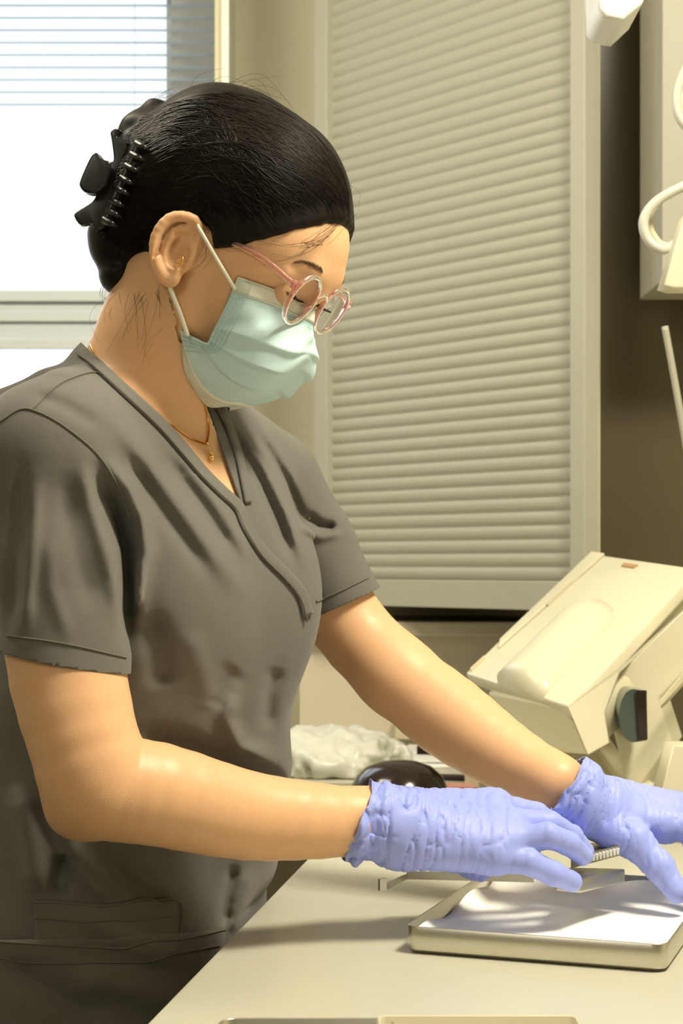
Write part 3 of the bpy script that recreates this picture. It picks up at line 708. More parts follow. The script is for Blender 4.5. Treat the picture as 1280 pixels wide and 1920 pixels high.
# hands
def hand_prims(g, wr, roots, mcps, fingers, thumb, rw, e=0.0, k=.009):
    L = []
    for a, b in zip(roots, mcps): L += [cone(P(*a), P(*b), rw[0]+e, rw[1]+e, .016)]
    L += [cone(P(*mcps[0]), P(*mcps[-1]), rw[1]*.95+e, rw[1]*.95+e, .008)]
    for f, r in fingers: L += chain([P(*q) for q in f], [x+e for x in r], .0030)
    if thumb: L += chain([P(*q) for q in thumb[0]], [x+e for x in thumb[1]], .007)
    L += [cone(P(*wr), P(*np.mean([roots[1], roots[2]], axis=0)), rw[2]+e, rw[0]+.004+e, .015)]
    return L
rootsN = [(742, 1582, 1.45), (735, 1564, 1.45), (730, 1540, 1.462), (735, 1516, 1.478)]
mcpN = [(925, 1604, 1.448), (958, 1580, 1.455), (957, 1548, 1.472), (925, 1513, 1.498)]
fingN = [([(930, 1606, 1.448), (990, 1616, 1.443), (1038, 1639, 1.450), (1072, 1653, 1.462)], [.0130, .0100, .0092, .0080]),
         ([(962, 1580, 1.455), (1026, 1566, 1.452), (1066, 1582, 1.462), (1092, 1604, 1.475)], [.0130, .0100, .0092, .0080]),
         ([(957, 1545, 1.472), (1030, 1545, 1.482), (1070, 1568, 1.498), (1094, 1596, 1.508)], [.0130, .0102, .0092, .0080]),
         ([(925, 1513, 1.498), (1005, 1528, 1.515), (1050, 1556, 1.53), (1086, 1586, 1.535)], [.0130, .0100, .0090, .008])]
thN = ([(765, 1580, 1.49), (840, 1606, 1.515), (885, 1624, 1.52), (902, 1636, 1.52)], [.016, .0120, .0095, .0075])
def handN(e): return hand_prims(None, (690, 1541, 1.455), rootsN, mcpN, fingN, thN, (.0185, .0150, .0268), e)
rootsF = [(1085, 1478, 1.60), (1088, 1490, 1.588), (1092, 1505, 1.575), (1096, 1525, 1.562)]
mcpF = [(1262, 1515, 1.64), (1262, 1520, 1.617), (1256, 1530, 1.592), (1246, 1548, 1.570)]
fingF = [([(1262, 1515, 1.64), (1330, 1550, 1.64), (1340, 1610, 1.63)], [.011, .0095, .009]),
         ([(1262, 1520, 1.617), (1340, 1555, 1.615), (1350, 1620, 1.60)], [.012, .010, .009]),
         ([(1256, 1530, 1.592), (1330, 1560, 1.585), (1345, 1630, 1.575)], [.012, .0105, .0095]),
         ([(1246, 1540, 1.570), (1300, 1560, 1.560), (1312, 1630, 1.545), (1310, 1670, 1.54)], [.0135, .011, .010, .009])]
thF = ([(1120, 1545, 1.56), (1190, 1578, 1.545), (1235, 1625, 1.53), (1268, 1672, 1.52)], [.017, .0155, .0120, .0100])
def handF(e): return hand_prims(None, (1040, 1468, 1.57), rootsF, mcpF, fingF, thF, (.0165, .0145, .0245), e)
shoulder = [cone(NB, SHN, .045, .052, .03), cone(NB, SHF, .045, .050, .03), cone(P(225, 765, 1.60), P(0, 860, 1.60), .045, .055, .03)]
body_prims = [Prim(lambda p: torso_f(p, np.interp(p[:, 2], [CAMZ-.02, CAMZ+.06], [-.022, -.004])), (-.55, 1.2, .7), (.15, 1.95, 1.5), .03)]+shoulder+neck+armN+armF+handN(-.0012)+handF(-.0012)+head
def body_f(p): return evalp(body_prims, p)
xs = grid_axis(-.37, .36, .0030, (-.165, .015, .0014)); ys = grid_axis(1.28, 1.80, .0030, (1.385, 1.52, .0014)); zs = grid_axis(.86, 1.68, .0030, (1.30, 1.56, .0014))
ys = ys[ys < 1.82]
VB, FB = sdf_mesh(body_f, xs, ys, zs)
person = thing('person', 'woman in grey scrubs, face mask and blue gloves bending over the steel tray', 'person', (-.2, 1.57, 0))
body_obj = np_mesh('body', VB, FB, M_skin, person)
POFF = np.array(person.location)

# ---------------- scrub top
FOLDS = [  # polyline px, width px, amplitude m (+ outward)
 ([(158, 868), (166, 930), (188, 1000), (212, 1080), (232, 1180)], 17, .007),
 ([(178, 885), (210, 950), (234, 1030), (238, 1110), (240, 1200)], 17, -.015),
 ([(195, 862), (240, 915), (268, 975), (276, 1040), (262, 1110), (258, 1170)], 15, .011),
 ([(120, 880), (125, 960), (150, 1060), (175, 1150)], 22, -.004),
 ([(70, 900), (58, 1050), (45, 1190)], 15, .006), ([(40, 860), (28, 1000), (18, 1190)], 12, -.005),
 ([(90, 1000), (95, 1100), (130, 1200)], 16, .003),
 ([(205, 770), (290, 890), (370, 1000), (450, 1110)], 20, .0055),
 ([(235, 850), (310, 960), (390, 1070)], 16, -.005),
 ([(300, 840), (380, 950), (440, 1040)], 14, -.004),
 ([(330, 850), (410, 950), (470, 1050)], 14, .004),
 ([(440, 790), (500, 880), (540, 970), (570, 1060)], 11, .005),
 ([(425, 800), (475, 880), (520, 970), (545, 1040)], 11, -.006),
 ([(480, 810), (535, 900), (575, 990)], 11, -.006),
 ([(275, 1150), (300, 1220), (310, 1290)], 26, -.010),
 ([(350, 1180), (380, 1260), (400, 1330)], 22, .003),
 ([(400, 1330), (415, 1290), (445, 1250)], 24, -.004),
 ([(440, 1300), (425, 1350), (450, 1400), (520, 1430)], 16, .009),
 ([(265, 1385), (350, 1400), (460, 1450), (540, 1480)], 24, -.014),
 ([(520, 1250), (505, 1300), (500, 1370)], 15, -.005),
 ([(30, 1470), (55, 1580), (70, 1680)], 20, .009), ([(70, 1490), (110, 1580), (140, 1650)], 16, -.010),
 ([(110, 1570), (160, 1640), (200, 1690)], 18, .009), ([(120, 1600), (110, 1680)], 18, -.010), ([(200, 1620), (260, 1670), (310, 1700)], 18, -.007),
 ([(150, 1710), (250, 1770), (330, 1800)], 20, .006), ([(140, 1830), (250, 1850), (350, 1890)], 24, .008), ([(20, 1800), (120, 1870), (200, 1910)], 24, -.008),
 ([(440, 1620), (425, 1680), (418, 1740)], 12, -.006), ([(470, 1630), (450, 1700), (430, 1750)], 14, .004),
 ([(572, 965), (600, 985), (630, 990)], 9, -.010), ([(560, 985), (600, 1008), (640, 1000)], 8, .004),
 ([(0, 700), (80, 690), (160, 700)], 12, .003), ([(60, 740), (120, 760), (190, 800)], 14, -.003),
]
slN = chain([P(95, 870, 1.415), P(118, 1060, 1.395), P(122, 1290, 1.370)], [.0600, .0580, .0520], .01)
slF = chain([P(500, 915, 1.695), P(575, 1030, 1.705), P(668, 1195, 1.705)], [.0540, .0480, .0440], .01)
sc_t = [torso_prim(0.0, .03), cone(NB, SHN, .054, .060, .03), cone(NB, SHF, .052, .056, .03), cone(P(225, 765, 1.60), P(0, 860, 1.60), .053, .062, .03),
        cone(P(262, 742, 1.56), P(266, 780, 1.565), .062, .068, .03)]
for s, sx in ((1, .068), (-1, .062)):
    c = np.array([X(287, 1.56), 1.56, CAMZ-.025])+G_*.068+R_*(s*sx); sc_t.append(ell(c, (.052, .052, .068), None, .05))
ARMPIT = CAMZ+(HY-990)/FPX*1.4
def scrub_f(p):
    t = evalp(sc_t, p, .06); sl = np.minimum(evalp(slN, p, .06), 1); sf = evalp(slF, p, .06)
    k = np.interp(p[:, 2], [ARMPIT-.05, ARMPIT+.06], [.004, .035])
    d = smin(smin(t, sl, k), sf, .012)
    ed_ = (p[:, 0]-edge_x(p[:, 1])+.004)-np.maximum(0, p[:, 2]-CT-.006)*.8; d = np.where(p[:, 1] < 1.75, smax(d, np.where(p[:, 2] < CT+.10, ed_, -.1), .012), d)
    near = np.abs(d) < .045
    if near.any():
        q = p[near]; px, py = to_px(q); dd = np.zeros(len(q)); front = np.where(px > 400, q[:, 1] < 1.80, q[:, 1] < 1.60)
        for line, w, amp in FOLDS:
            x0 = min(a[0] for a in line)-3*w; x1 = max(a[0] for a in line)+3*w; y0 = min(a[1] for a in line)-3*w; y1 = max(a[1] for a in line)+3*w
            m = front & (px > x0) & (px < x1) & (py > y0) & (py < y1)
            if not m.any(): continue
            ds, tt = dline(px[m], py[m], line); dd[m] += amp*np.exp(-(ds/w)**2)*np.clip(np.minimum(tt, 1-tt)*5+.15, 0, 1)
        dd += .0016*vnoise(q*np.array([22, 22, 12])+3.1)
        d[near] -= dd
    return d
def tuck(f, cover, depth, lo, hi, it=4):
    '''move covered skin vertices to lie under the garment surface f'''
    global VB
    m = np.flatnonzero(np.all((VB > lo) & (VB < hi), axis=1)); p = VB[m]; c = cover(p); m = m[c > 0]; p = p[c > 0]; c = c[c > 0]
    for _ in range(it):
        v, gr = grad(f, p, .001); ex_ = np.clip(v+depth*c, 0, .012)
        p = p-ex_[:, None]*gr/(np.sum(gr*gr, 1)[:, None]+.05)
    VB[m] = p
def scrub_cover(p):
    c = np.clip((.0005-scrub_g(p))/.0025, 0, 1)
    an = evalp(armN+handN(0), p, .06); af = evalp(armF+handF(0), p, .06)
    c = np.where((an < .006) & ((p-hN0)@nN > -.004), 0, c); c = np.where((af < .006) & ((p-hF0)@nF > -.004), 0, c)
    return np.where(evalp(head, p, .06) < .002, 0, c)
# neckline planes
cpos = np.array([0, 0, CAMZ])
def plane(a, b, c, pos):                      # plane through three points, positive towards pos
    n = np.cross(b-a, c-a); n /= np.linalg.norm(n)
    if (pos-a)@n < 0: n = -n
    return a, n
pl1 = plane(cpos, P(160, 650, 1.6), P(456, 952, 1.45), P(420, 700, 1.5))
pl2 = plane(cpos, P(456, 952, 1.45), P(388, 757, 1.555), P(300, 640, 1.52))
hemN = (P(122, 1239, 1.372), None); dN = P(122, 1290, 1.37)-P(118, 1100, 1.39); 
e1 = P(240, 1262, 1.372)-P(5, 1220, 1.372); e1 /= np.linalg.norm(e1); nN = np.array([-e1[2], 0, e1[0]]); nN = nN if nN@dN > 0 else -nN
e2 = P(700, 1107, 1.7)-P(590, 1157, 1.7); e2 /= np.linalg.norm(e2); nF = np.array([-e2[2], 0, e2[0]]); nF = nF if nF[2] < 0 else -nF
hN0 = P(122, 1241, 1.372); hF0 = P(645, 1132, 1.7)
def scrub_g(p):
    g = np.minimum((p-pl1[0])@pl1[1], (p-pl2[0])@pl2[1]); g = np.where(p[:, 2] > CAMZ+.03, g, -.1)
    sn = evalp(slN, p, .06); sf = evalp(slF, p, .06); t = evalp(sc_t, p, .06)
    gn = np.where((sn < t) & (p[:, 1] < 1.5), (p-hN0)@nN, -.1); gf = np.where((sf < t+.004) & (p[:, 1] > 1.6) & (p[:, 0] > -.10), (p-hF0)@nF, -.1)
    return np.maximum(np.maximum(g, gn), np.maximum(gf, .775-p[:, 2]))
xs = np.arange(-.46, .10, .0028); ys = np.arange(1.27, 1.82, .0028); zs = np.arange(.76, 1.45, .0028)
V, Fq = sdf_mesh(scrub_f, xs, ys, zs)
tuck(scrub_f, scrub_cover, .0045, (-.46, 1.27, .78), (.10, 1.82, 1.45))
V, Fc = clip_mesh(V, Fq, scrub_g)
top = np_mesh('scrub_top', V, Fc, M_scrub, person)
md = top.modifiers.new('thickness', 'SOLIDIFY'); md.thickness = .0016; md.offset = -1
top['label'] = 'dark grey v-neck wrap scrub top'
def strip_on(name, line, w0, w1, m, parent, n=80, lift=.0003, th=.0007, f=scrub_f):
    """band lying on the cloth: from w0 to w1 px to the side of the line"""
    c = smooth_path(np.array(line, float), n); t = np.gradient(c, axis=0); t /= np.linalg.norm(t, axis=1)[:, None]; s = np.stack([-t[:, 1], t[:, 0]], -1)
    K = 4; V = []; F = []
    for k in range(K+1):
        p, g = march(f, c+s*(w0+(w1-w0)*k/K)); V.append(p+g*(lift+th*(0.4 if k in (0, K) else 1)))
    V = np.concatenate(V)
    for k in range(K):
        for i in range(n-1): F.append((k*n+i, k*n+i+1, (k+1)*n+i+1, (k+1)*n+i))
    o = np_mesh(name, V, F, m, parent); md = o.modifiers.new('s', 'SOLIDIFY'); md.thickness = .0022; md.offset = -1 if True else 1
    return o
wrapline = [(160, 652), (228, 717), (300, 783), (345, 832), (385, 880), (420, 915), (452, 945), (470, 985), (500, 1030), (545, 1075), (572, 1110), (584, 1150)]
strip_on('collar_band', wrapline, 1, 19, M_scrub, top)
strip_on('collar_band', [(398, 762), (418, 800), (436, 850), (447, 900), (456, 945)], -14, -1, M_scrub, top, 40)
def line_on(name, line, r, m, parent, n=60, f=scrub_f, lift=.0006):
    p, g = march(f, smooth_path(np.array(line, float), n)); V_, F_ = tube_arrays([p+g*lift], r, 6); return np_mesh(name, V_, F_, m, parent)
line_on('edge_seam', [(x-13, y+13) for x, y in wrapline], .0009, M_seam, top, 120, lift=.0028)
line_on('yoke_seam', [(60, 768), (110, 722), (165, 700), (200, 704)], .0008, M_seam, top)
line_on('sleeve_seam', [(0, 792), (40, 768), (75, 775), (120, 800), (180, 850), (225, 915), (245, 975)], .0008, M_seam, top)
line_on('sleeve_hem', [(14, 1192), (120, 1207), (236, 1233)], .0008, M_seam, top)
line_on('sleeve_hem', [(592, 1128), (640, 1107), (690, 1083)], .0008, M_seam, top)
def patch(name, tl, trp, brp, blp, m, parent, lift=.0015, n=24):
    u, v = np.meshgrid(np.linspace(0, 1, n), np.linspace(0, 1, n)); tl, trp, brp, blp = map(np.array, (tl, trp, brp, blp))
    q = ((tl*(1-u.ravel())[:, None]+trp*u.ravel()[:, None])*(1-v.ravel())[:, None]+(blp*(1-u.ravel())[:, None]+brp*u.ravel()[:, None])*v.ravel()[:, None])
    q[:, 1] += 5*np.sin(u.ravel()*np.pi)*(1-v.ravel())
    p, g = march(scrub_f, q); V = p+g*lift; F = [(j*n+i, j*n+i+1, (j+1)*n+i+1, (j+1)*n+i) for j in range(n-1) for i in range(n-1)]
    o = np_mesh(name, V, F, m, parent); md = o.modifiers.new('s', 'SOLIDIFY'); md.thickness = .0022; md.offset = 0; return o
pk = patch('chest_pocket', (66, 1692), (330, 1686), (333, 1764), (68, 1774), M_scrub, top, .0018); pk.name = 'upper_pocket'
line_on('pocket_hem', [(66, 1720), (200, 1728), (328, 1716)], .0006, M_seam, pk, lift=.0034)
line_on('pocket_edge', [(66, 1690), (200, 1696), (329, 1687), (333, 1764)], .0009, M_seam, pk, lift=.0028)
pk = patch('lower_pocket', (-20, 1762), (416, 1742), (410, 1960), (-20, 1960), M_scrub, top, .0030)
line_on('pocket_hem', [(0, 1795), (200, 1806), (405, 1772)], .0006, M_seam, pk, lift=.0046)
line_on('pocket_edge', [(-10, 1764), (200, 1774), (330, 1760), (416, 1742)], .0010, M_seam, pk, lift=.0040)
# stitching dots on hems
def stitches(name, line, r, spacing, m, parent, f=scrub_f, lift=.001):
    c = smooth_path(np.array(line, float), 200); L = np.concatenate([[0], np.cumsum(np.hypot(*np.diff(c, axis=0).T))]); k = int(L[-1]/spacing)
    t = np.linspace(0, L[-1], k*2); q = np.stack([np.interp(t, L, c[:, 0]), np.interp(t, L, c[:, 1])], -1); p, g = march(f, q); p = p+g*lift
    V_, F_ = tube_arrays([p[2*i:2*i+2] for i in range(k)], r, 5); return np_mesh(name, V_, F_, m, parent)

# ---------------- trousers and shoes (below the frame)
legs = [ell((-.24, 1.58, .84), (.17, .15, .14), None, .04)]
for s in (-1, 1):
    hp = np.array([-.24, 1.58, .80])+R_*s*.085; legs += chain([hp, hp+np.array([0, 0, -.38])-G_*.005, hp+np.array([0, 0, -.74])-G_*.03], [.088, .068, .058], .03)
def legs_f(p): return np.maximum(np.maximum(evalp(legs, p, .06), p[:, 2]-.80), .035-p[:, 2])
V, Fq = sdf_mesh(legs_f, np.arange(-.45, .02, .008), np.arange(1.33, 1.83, .008), np.arange(.0, .84, .008), 4, 1); np_mesh('scrub_trousers', V, Fq, M_scrub, person)
for s in (-1, 1):
    hp = np.array([-.24, 1.58, 0])+R_*s*.085-G_*.03; sh = [cone(hp-G_*.04+np.array([0, 0, .045]), hp+G_*.13+np.array([0, 0, .032]), .042, .036, .02)]
    V, Fq = sdf_mesh(lambda p: np.maximum(evalp(sh, p, .06), .001-p[:, 2]), np.arange(hp[0]-.15, hp[0]+.2, .005), np.arange(hp[1]-.2, hp[1]+.15, .005), np.arange(-.01, .11, .005), 4, 1)
    np_mesh('shoe', V, Fq, M_white, person)
#%%GLOVES
def glove(prims, cuff, axis_a, axis_b, plane_n, plane_p, lo, hi, seed, ring):
    ax_ = axis_b-axis_a; L = np.linalg.norm(ax_); ax_ = ax_/L
    allp = prims+cuff
    def f(p):
        d = evalp(allp, p, .06); near = np.abs(d) < .02
        if near.any():
            q = p[near]; u = (q-axis_a)@ax_/L
            n1 = vnoise(np.stack([u*L*130, q[:, 2]*34, q[:, 1]*34], -1)+seed); n2 = vnoise(q*60+seed*2)
            w = np.clip(1.25-u*.9, .22, 1.0); cw = np.clip((.32-u)*4, 0, 1)
            n3 = vnoise(q*np.array([75, 60, 95])+seed*3)
            uw = u*L+.006*n2
            n4 = vnoise(np.stack([uw*230, q[:, 2]*22+q[:, 1]*9, q[:, 1]*22], -1)+seed*4)
            dd = -.0024*w*np.exp(-np.abs(n1)*9)-.0019*w*np.exp(-np.abs(n4)*10)+.0008*n2*w - .0050*cw*np.exp(-np.abs(n3)*6)+.0022*cw*n1
            for (t0, wd, am) in ring: dd += am*np.exp(-((u-t0)/wd)**2)
            d[near] -= dd+.0009
        return d
    V, Fq = sdf_mesh(f, np.arange(lo[0], hi[0], .0017), np.arange(lo[1], hi[1], .0017), np.arange(lo[2], hi[2], .0017))
    def g(p):
        s = (p-plane_p)@plane_n; return s+.0035*vnoise(p*45+seed)+.002*vnoise(p*110)
    tuck(f, lambda p: np.where(evalp(prims, p, .06) < .004, np.clip((.001-g(p))/.006, 0, 1), 0), .0016, np.array(lo)-.005, np.array(hi)+.005, 4)
    V, Fc = clip_mesh(V, Fq, g)
    o = np_mesh('glove', V, Fc, M_glove, person); md = o.modifiers.new('s', 'SOLIDIFY'); md.thickness = .0005; md.offset = -1; return o
aN, bN = P(650, 1540, 1.45), P(960, 1570, 1.46)
nrmN = P(645, 1600, 1.45)-P(697, 1468, 1.45); nrmN = np.cross(nrmN, [0, 1, 0]); nrmN /= np.linalg.norm(nrmN); nrmN = nrmN if nrmN[0] < 0 else -nrmN
g1 = glove(handN(.0003), chain([P(655, 1540, 1.448), P(700, 1541, 1.455), P(760, 1556, 1.46), P(850, 1566, 1.47)], [.0325, .0315, .0300, .0240], .012), aN, bN, nrmN, P(671, 1535, 1.45),
      (-.01, 1.36, CAMZ-.31), (.24, 1.57, CAMZ-.17), 5.0, [(.07, .03, .004), (.16, .025, -.002)])
g1['label'] = 'blue nitrile glove on the near hand'
aF, bF = P(1010, 1450, 1.58), P(1256, 1535, 1.60)
nrmF = aF-bF; c1 = P(1015, 1515, 1.57)-P(1078, 1430, 1.57); nrmF = np.cross(c1, [0, 1, 0]); nrmF /= np.linalg.norm(nrmF); nrmF = nrmF if nrmF[0] < 0 else -nrmF
g2 = glove(handF(.0003), chain([P(1020, 1455, 1.575), P(1055, 1482, 1.57), P(1100, 1505, 1.575), P(1180, 1535, 1.585)], [.0275, .0345, .0310, .0200], .012), aF, bF, nrmF, P(1050, 1474, 1.57),
      (.16, 1.48, CAMZ-.33), (.38, 1.68, CAMZ-.16), 9.0, [(.12, .04, .003), (.42, .05, -.003)])
g2['label'] = 'blue nitrile glove with crumpled cuff on the far hand'
#%%HAIR
hcap = [ell(H(.003, .047, 0), (.097, .0800, .086), BH, .01), ell(H(.052, .045, 0), (.0395, .0625, .050), BH, .015),
        ell(HP(448, 360, 0), (.091, .080, .081), BH, .02),
        ell(HP(510, 352, 0), (.064, .074, .058), BH, .02),
        ell(HP(412, 285, 0), (.056, .068, .054), BH, .03),
        ell(HP(350, 380, 0), (.066, .072, .070), BH, .03),
        ell(HP(275, 450, .0), (.034, .060, .048), BH, .02)]
hloc = lambda p: ((p-O)@Fv, (p-O)@Uv, (p-O)@Sv)
# hairline plane of the face
a0 = HP(384, 455, .07); a1 = HP(650, 386, .02); ua = (a1-a0); fu = np.array([ua@Fv, ua@Uv]); fu /= np.linalg.norm(fu)
nl = -Uv*fu[0]+Fv*fu[1]                       # points to the face
earc = HP(330, 474, .09)
def hair_f(p):
    d = evalp(hcap, p, .06); f, u, s = hloc(p)
    q = (p-a0)@nl; al = (p-a0)@(Fv*fu[0]+Uv*fu[1])
    sag = .015*np.clip(1-((al-.055)/.07)**2, -1.5, 1)+.018*np.clip((np.abs(s)-.035)/.03, -1, .6)*0
    d = smax(d, np.where(al > -.012, q-sag, -1), .004)
    # free the ear and the neck: cut below line ear-front .. nape
    b0 = HP(372, 432, .08); nn = Fv*.97-Uv*.25
    d2 = np.minimum(-( (f-.0) ), 1)
    ee = (p-earc)@BH.T/np.array([.026, .040, .036]); d = smax(d, np.where(s > 0, (1-np.linalg.norm(ee, axis=1))*.03, -1), .003)
    n0 = HP(236, 556, .0); n1 = HP(300, 512, .06); dn = n1-n0; v2 = np.array([dn@Fv, dn@Uv]); v2 /= np.linalg.norm(v2); nn2 = Fv*v2[1]-Uv*v2[0]
    d = smax(d, (p-n0)@nn2, .006)
    ang_ = np.arctan2(u-.05, f); rr = np.hypot(u-.05, f)
    st = vnoise(np.stack([rr*150+ang_*1.5, ang_*2.0, s*150], -1)); d = d-.0007*st
    return d
bun = [cone(P(291, 214, 1.53), P(264, 252, 1.515), .0145, .0185, .006), cone(P(264, 252, 1.515), P(280, 310, 1.51), .0185, .024, .008),
       ell(P(218, 450, 1.53), (.0245, .045, .030), None, .008), ell(P(226, 520, 1.53), (.0190, .036, .0165), None, .006), ell(P(252, 400, 1.52), (.027, .050, .040), None, .012), ell(P(280, 350, 1.51), (.030, .055, .045), None, .012)]
def hairall_f(p):
    d = hair_f(p); b = evalp(bun, p, .06); st = vnoise(p*np.array([40, 20, 40])+np.stack([p[:, 2]*60, p[:, 0]*60, p[:, 0]*0], -1)); b = b-.0016*st
    return smin(d, b, .012)
xs = np.arange(-.26, .03, .0018); ys = np.arange(1.40, 1.66, .0018); zs = np.arange(1.42, 1.68, .0018)
V, Fq = sdf_mesh(hairall_f, xs, ys, zs)
hair = np_mesh('hair', V, Fq, M_hair, person); hair['label'] = 'black hair pulled back into a clipped bun'
# combed strands laid over the hair volume
NS = 3600; C0 = H(0, .05, 0); ends = [P(262, 330, 1.47), P(240, 390, 1.47), P(285, 280, 1.49), P(225, 430, 1.48)]
paths = []; rad = []
sel = []
while len(sel) < NS:
    a = rng.uniform(-.15, 1.0); s = rng.uniform(-.1, .98)
    sel.append((a, s))
npt = 22; T = np.linspace(0, 1, npt)
allp = np.zeros((NS, npt, 3))
for i, (a, s) in enumerate(sel):
    # start direction: along the hairline plane from forehead to temple
    st = a0+(Fv*fu[0]+Uv*fu[1])*(rng.uniform(-.01, .145))+Sv*(s*.078-.07)-nl*rng.uniform(0, .02)
    v0 = st-C0; e = ends[rng.integers(4)]+rng.normal(0, .008, 3); v1 = e-C0
    lift = (Uv*.030+Sv*.02*s)*rng.uniform(.3, 1.3)
    q = C0+v0*(1-T)[:, None]+v1*T[:, None]+lift*np.sin(T*np.pi)[:, None]*1.6
    allp[i] = q
q = allp.reshape(-1, 3)
for _ in range(7):
    v, g = grad(hairall_f, q, .001); nrm2 = np.sum(g*g, 1)[:, None]+1e-3; q = q-np.clip(v, -.02, .02)[:, None]*g/nrm2*.9
jit = np.repeat(rng.uniform(-.0003, .0012, NS), npt)
v, g = grad(hairall_f, q, .001); q = q+g/np.linalg.norm(g+1e-9, axis=1)[:, None]*jit[:, None]
ok = (np.abs(v) < .003).reshape(NS, npt).mean(1) > .8
q = q.reshape(NS, npt, 3); qs = [smooth_path(p, 26) for p in q[ok]]
# smooth along the strand
paths = []
for p in qs:
    for _ in range(3): p[1:-1] = (p[:-2]+2*p[1:-1]+p[2:])/4
    if np.max(np.linalg.norm(np.diff(p, axis=0), axis=1)) < .03: paths.append(p)
V, F = tube_arrays(paths, [np.concatenate([np.linspace(.0001, .00042, 6), np.full(20, .00042)]) for _ in paths], 3)
np_mesh('hair_strands', V, F, M_strand, hair)
# loose fly-away hairs
fl = []
def fly(a, b, bend, k, sp=8):
    for i in range(k):
        p = np.array(a, float)+rng.normal(0, sp, 2).tolist()+[0] if False else np.array([a[0]+rng.normal(0, sp), a[1]+rng.normal(0, sp*.6), a[2]+rng.normal(0, .01)])
        e = np.array([b[0]+rng.normal(0, sp*2.2), b[1]+rng.normal(0, sp*2.2), b[2]+rng.normal(0, .01)]); m = (p+e)/2+np.array([bend[0]+rng.normal(0, sp), bend[1]+rng.normal(0, sp), 0])
        fl.append(smooth_path([P(*p), P(*m), P(*e)], 14))
fly((360, 185, 1.53), (520, 215, 1.53), (-5, -30), 16, 9); fly((420, 172, 1.53), (545, 225, 1.5), (10, -28), 10, 8); fly((340, 200, 1.54), (420, 168, 1.53), (0, -16), 10, 8)
fly((290, 190, 1.52), (318, 195, 1.52), (4, -14), 12, 9); fly((230, 540, 1.5), (215, 620, 1.5), (-22, 5), 7, 8); fly((200, 520, 1.52), (225, 556, 1.52), (-18, 12), 12, 5)
fly((290, 545, 1.475), (275, 640, 1.472), (8, 0), 12, 9); fly((262, 550, 1.475), (240, 650, 1.475), (-8, 0), 10, 9); fly((300, 535, 1.47), (268, 670, 1.47), (12, 0), 5, 8)
fly((640, 330, 1.5), (650, 400, 1.49), (12, 0), 6, 6); fly((385, 455, 1.443), (372, 500, 1.443), (6, 0), 8, 5); fly((520, 462, 1.44), (400, 440, 1.44), (-10, 14), 6, 5)
fly((600, 455, 1.44), (480, 470, 1.44), (0, 8), 14, 7); fly((652, 400, 1.455), (560, 462, 1.44), (-10, 14), 14, 5)
for nm_, sel_ in (('flyaway_hairs', [q for q in fl if q[0][2] > CAMZ+.27]), ('nape_hairs', [q for q in fl if q[0][2] <= CAMZ+.27])):
    V, F = tube_arrays(sel_, [np.linspace(.00016, .00007, 14) for _ in sel_], 3); np_mesh(nm_, V, F, M_strand, hair)
#%%FACE
# eye, brows, lashes
for s in (1, -1):
    c = H(.0755, .0195, .031*s); bm = bmesh.new(); bmesh.ops.create_uvsphere(bm, u_segments=32, v_segments=20, radius=.0108); bm.transform(Matrix.Translation(tuple(c))); eb = bm_obj('eyeball', bm, M_eye, person, True)
    g = Fv*.93-Uv*.17+Sv*(.20 if s > 0 else -.02); g /= np.linalg.norm(g); bm = bmesh.new(); bmesh.ops.create_uvsphere(bm, u_segments=24, v_segments=14, radius=.0058); bm.transform(Matrix.Translation(tuple(c+g*.0068))); bm_obj('iris', bm, M_iris, eb, True)
head_only = head
def head_f(p): return evalp(head, p, .06)
brs = []
for s in (1, -1):
    br = []; brs.append(br)
    for i in range(90):
        t = rng.uniform(0, 1); S0 = (.023+.039*t)*s; u0 = .045+.0055*math.sin(t*2.3)-.003*t*t+rng.normal(0, .0014*(1.25-t)); p0 = H(.10, u0, S0)
        dr = Sv*s*.75+Uv*(.55-.8*t)-Fv*.25; pts = np.array([p0+dr*k*.0018 for k in range(5)]); br.append(pts)
for br in brs:
  q = np.concatenate(br)
  for _ in range(10):
    v, g = grad(head_f, q, .001); q = q-np.clip(v, -.02, .02)[:, None]*g/(np.sum(g*g, 1)[:, None]+1e-3)*.9
  q += g/np.linalg.norm(g+1e-9, axis=1)[:, None]*.0004
  V, F = tube_arrays(list(q.reshape(-1, 5, 3)), [np.array([.00014, .00022, .00022, .00016, .00006]) for _ in br], 3); np_mesh('eyebrow', V, F, M_brow, person)
for s in (1, -1):
    la = []
    for i in range(34):
        t = i/33; c = H(.0745, .020, .031*s); base = c+Fv*.0135*math.cos((t-.5)*1.7)+Sv*s*(t-.5)*.024+Uv*(-.0022-.0008*math.cos((t-.5)*3)); la.append(smooth_path([base, base+Fv*.003-Uv*.0025+Sv*s*(t-.4)*.002, base+Fv*.0065-Uv*.002+Sv*s*(t-.4)*.005], 6))
    V, F = tube_arrays(la, [np.linspace(.0003, .00006, 6) for _ in la], 3); np_mesh('eyelashes', V, F, M_hair, person)

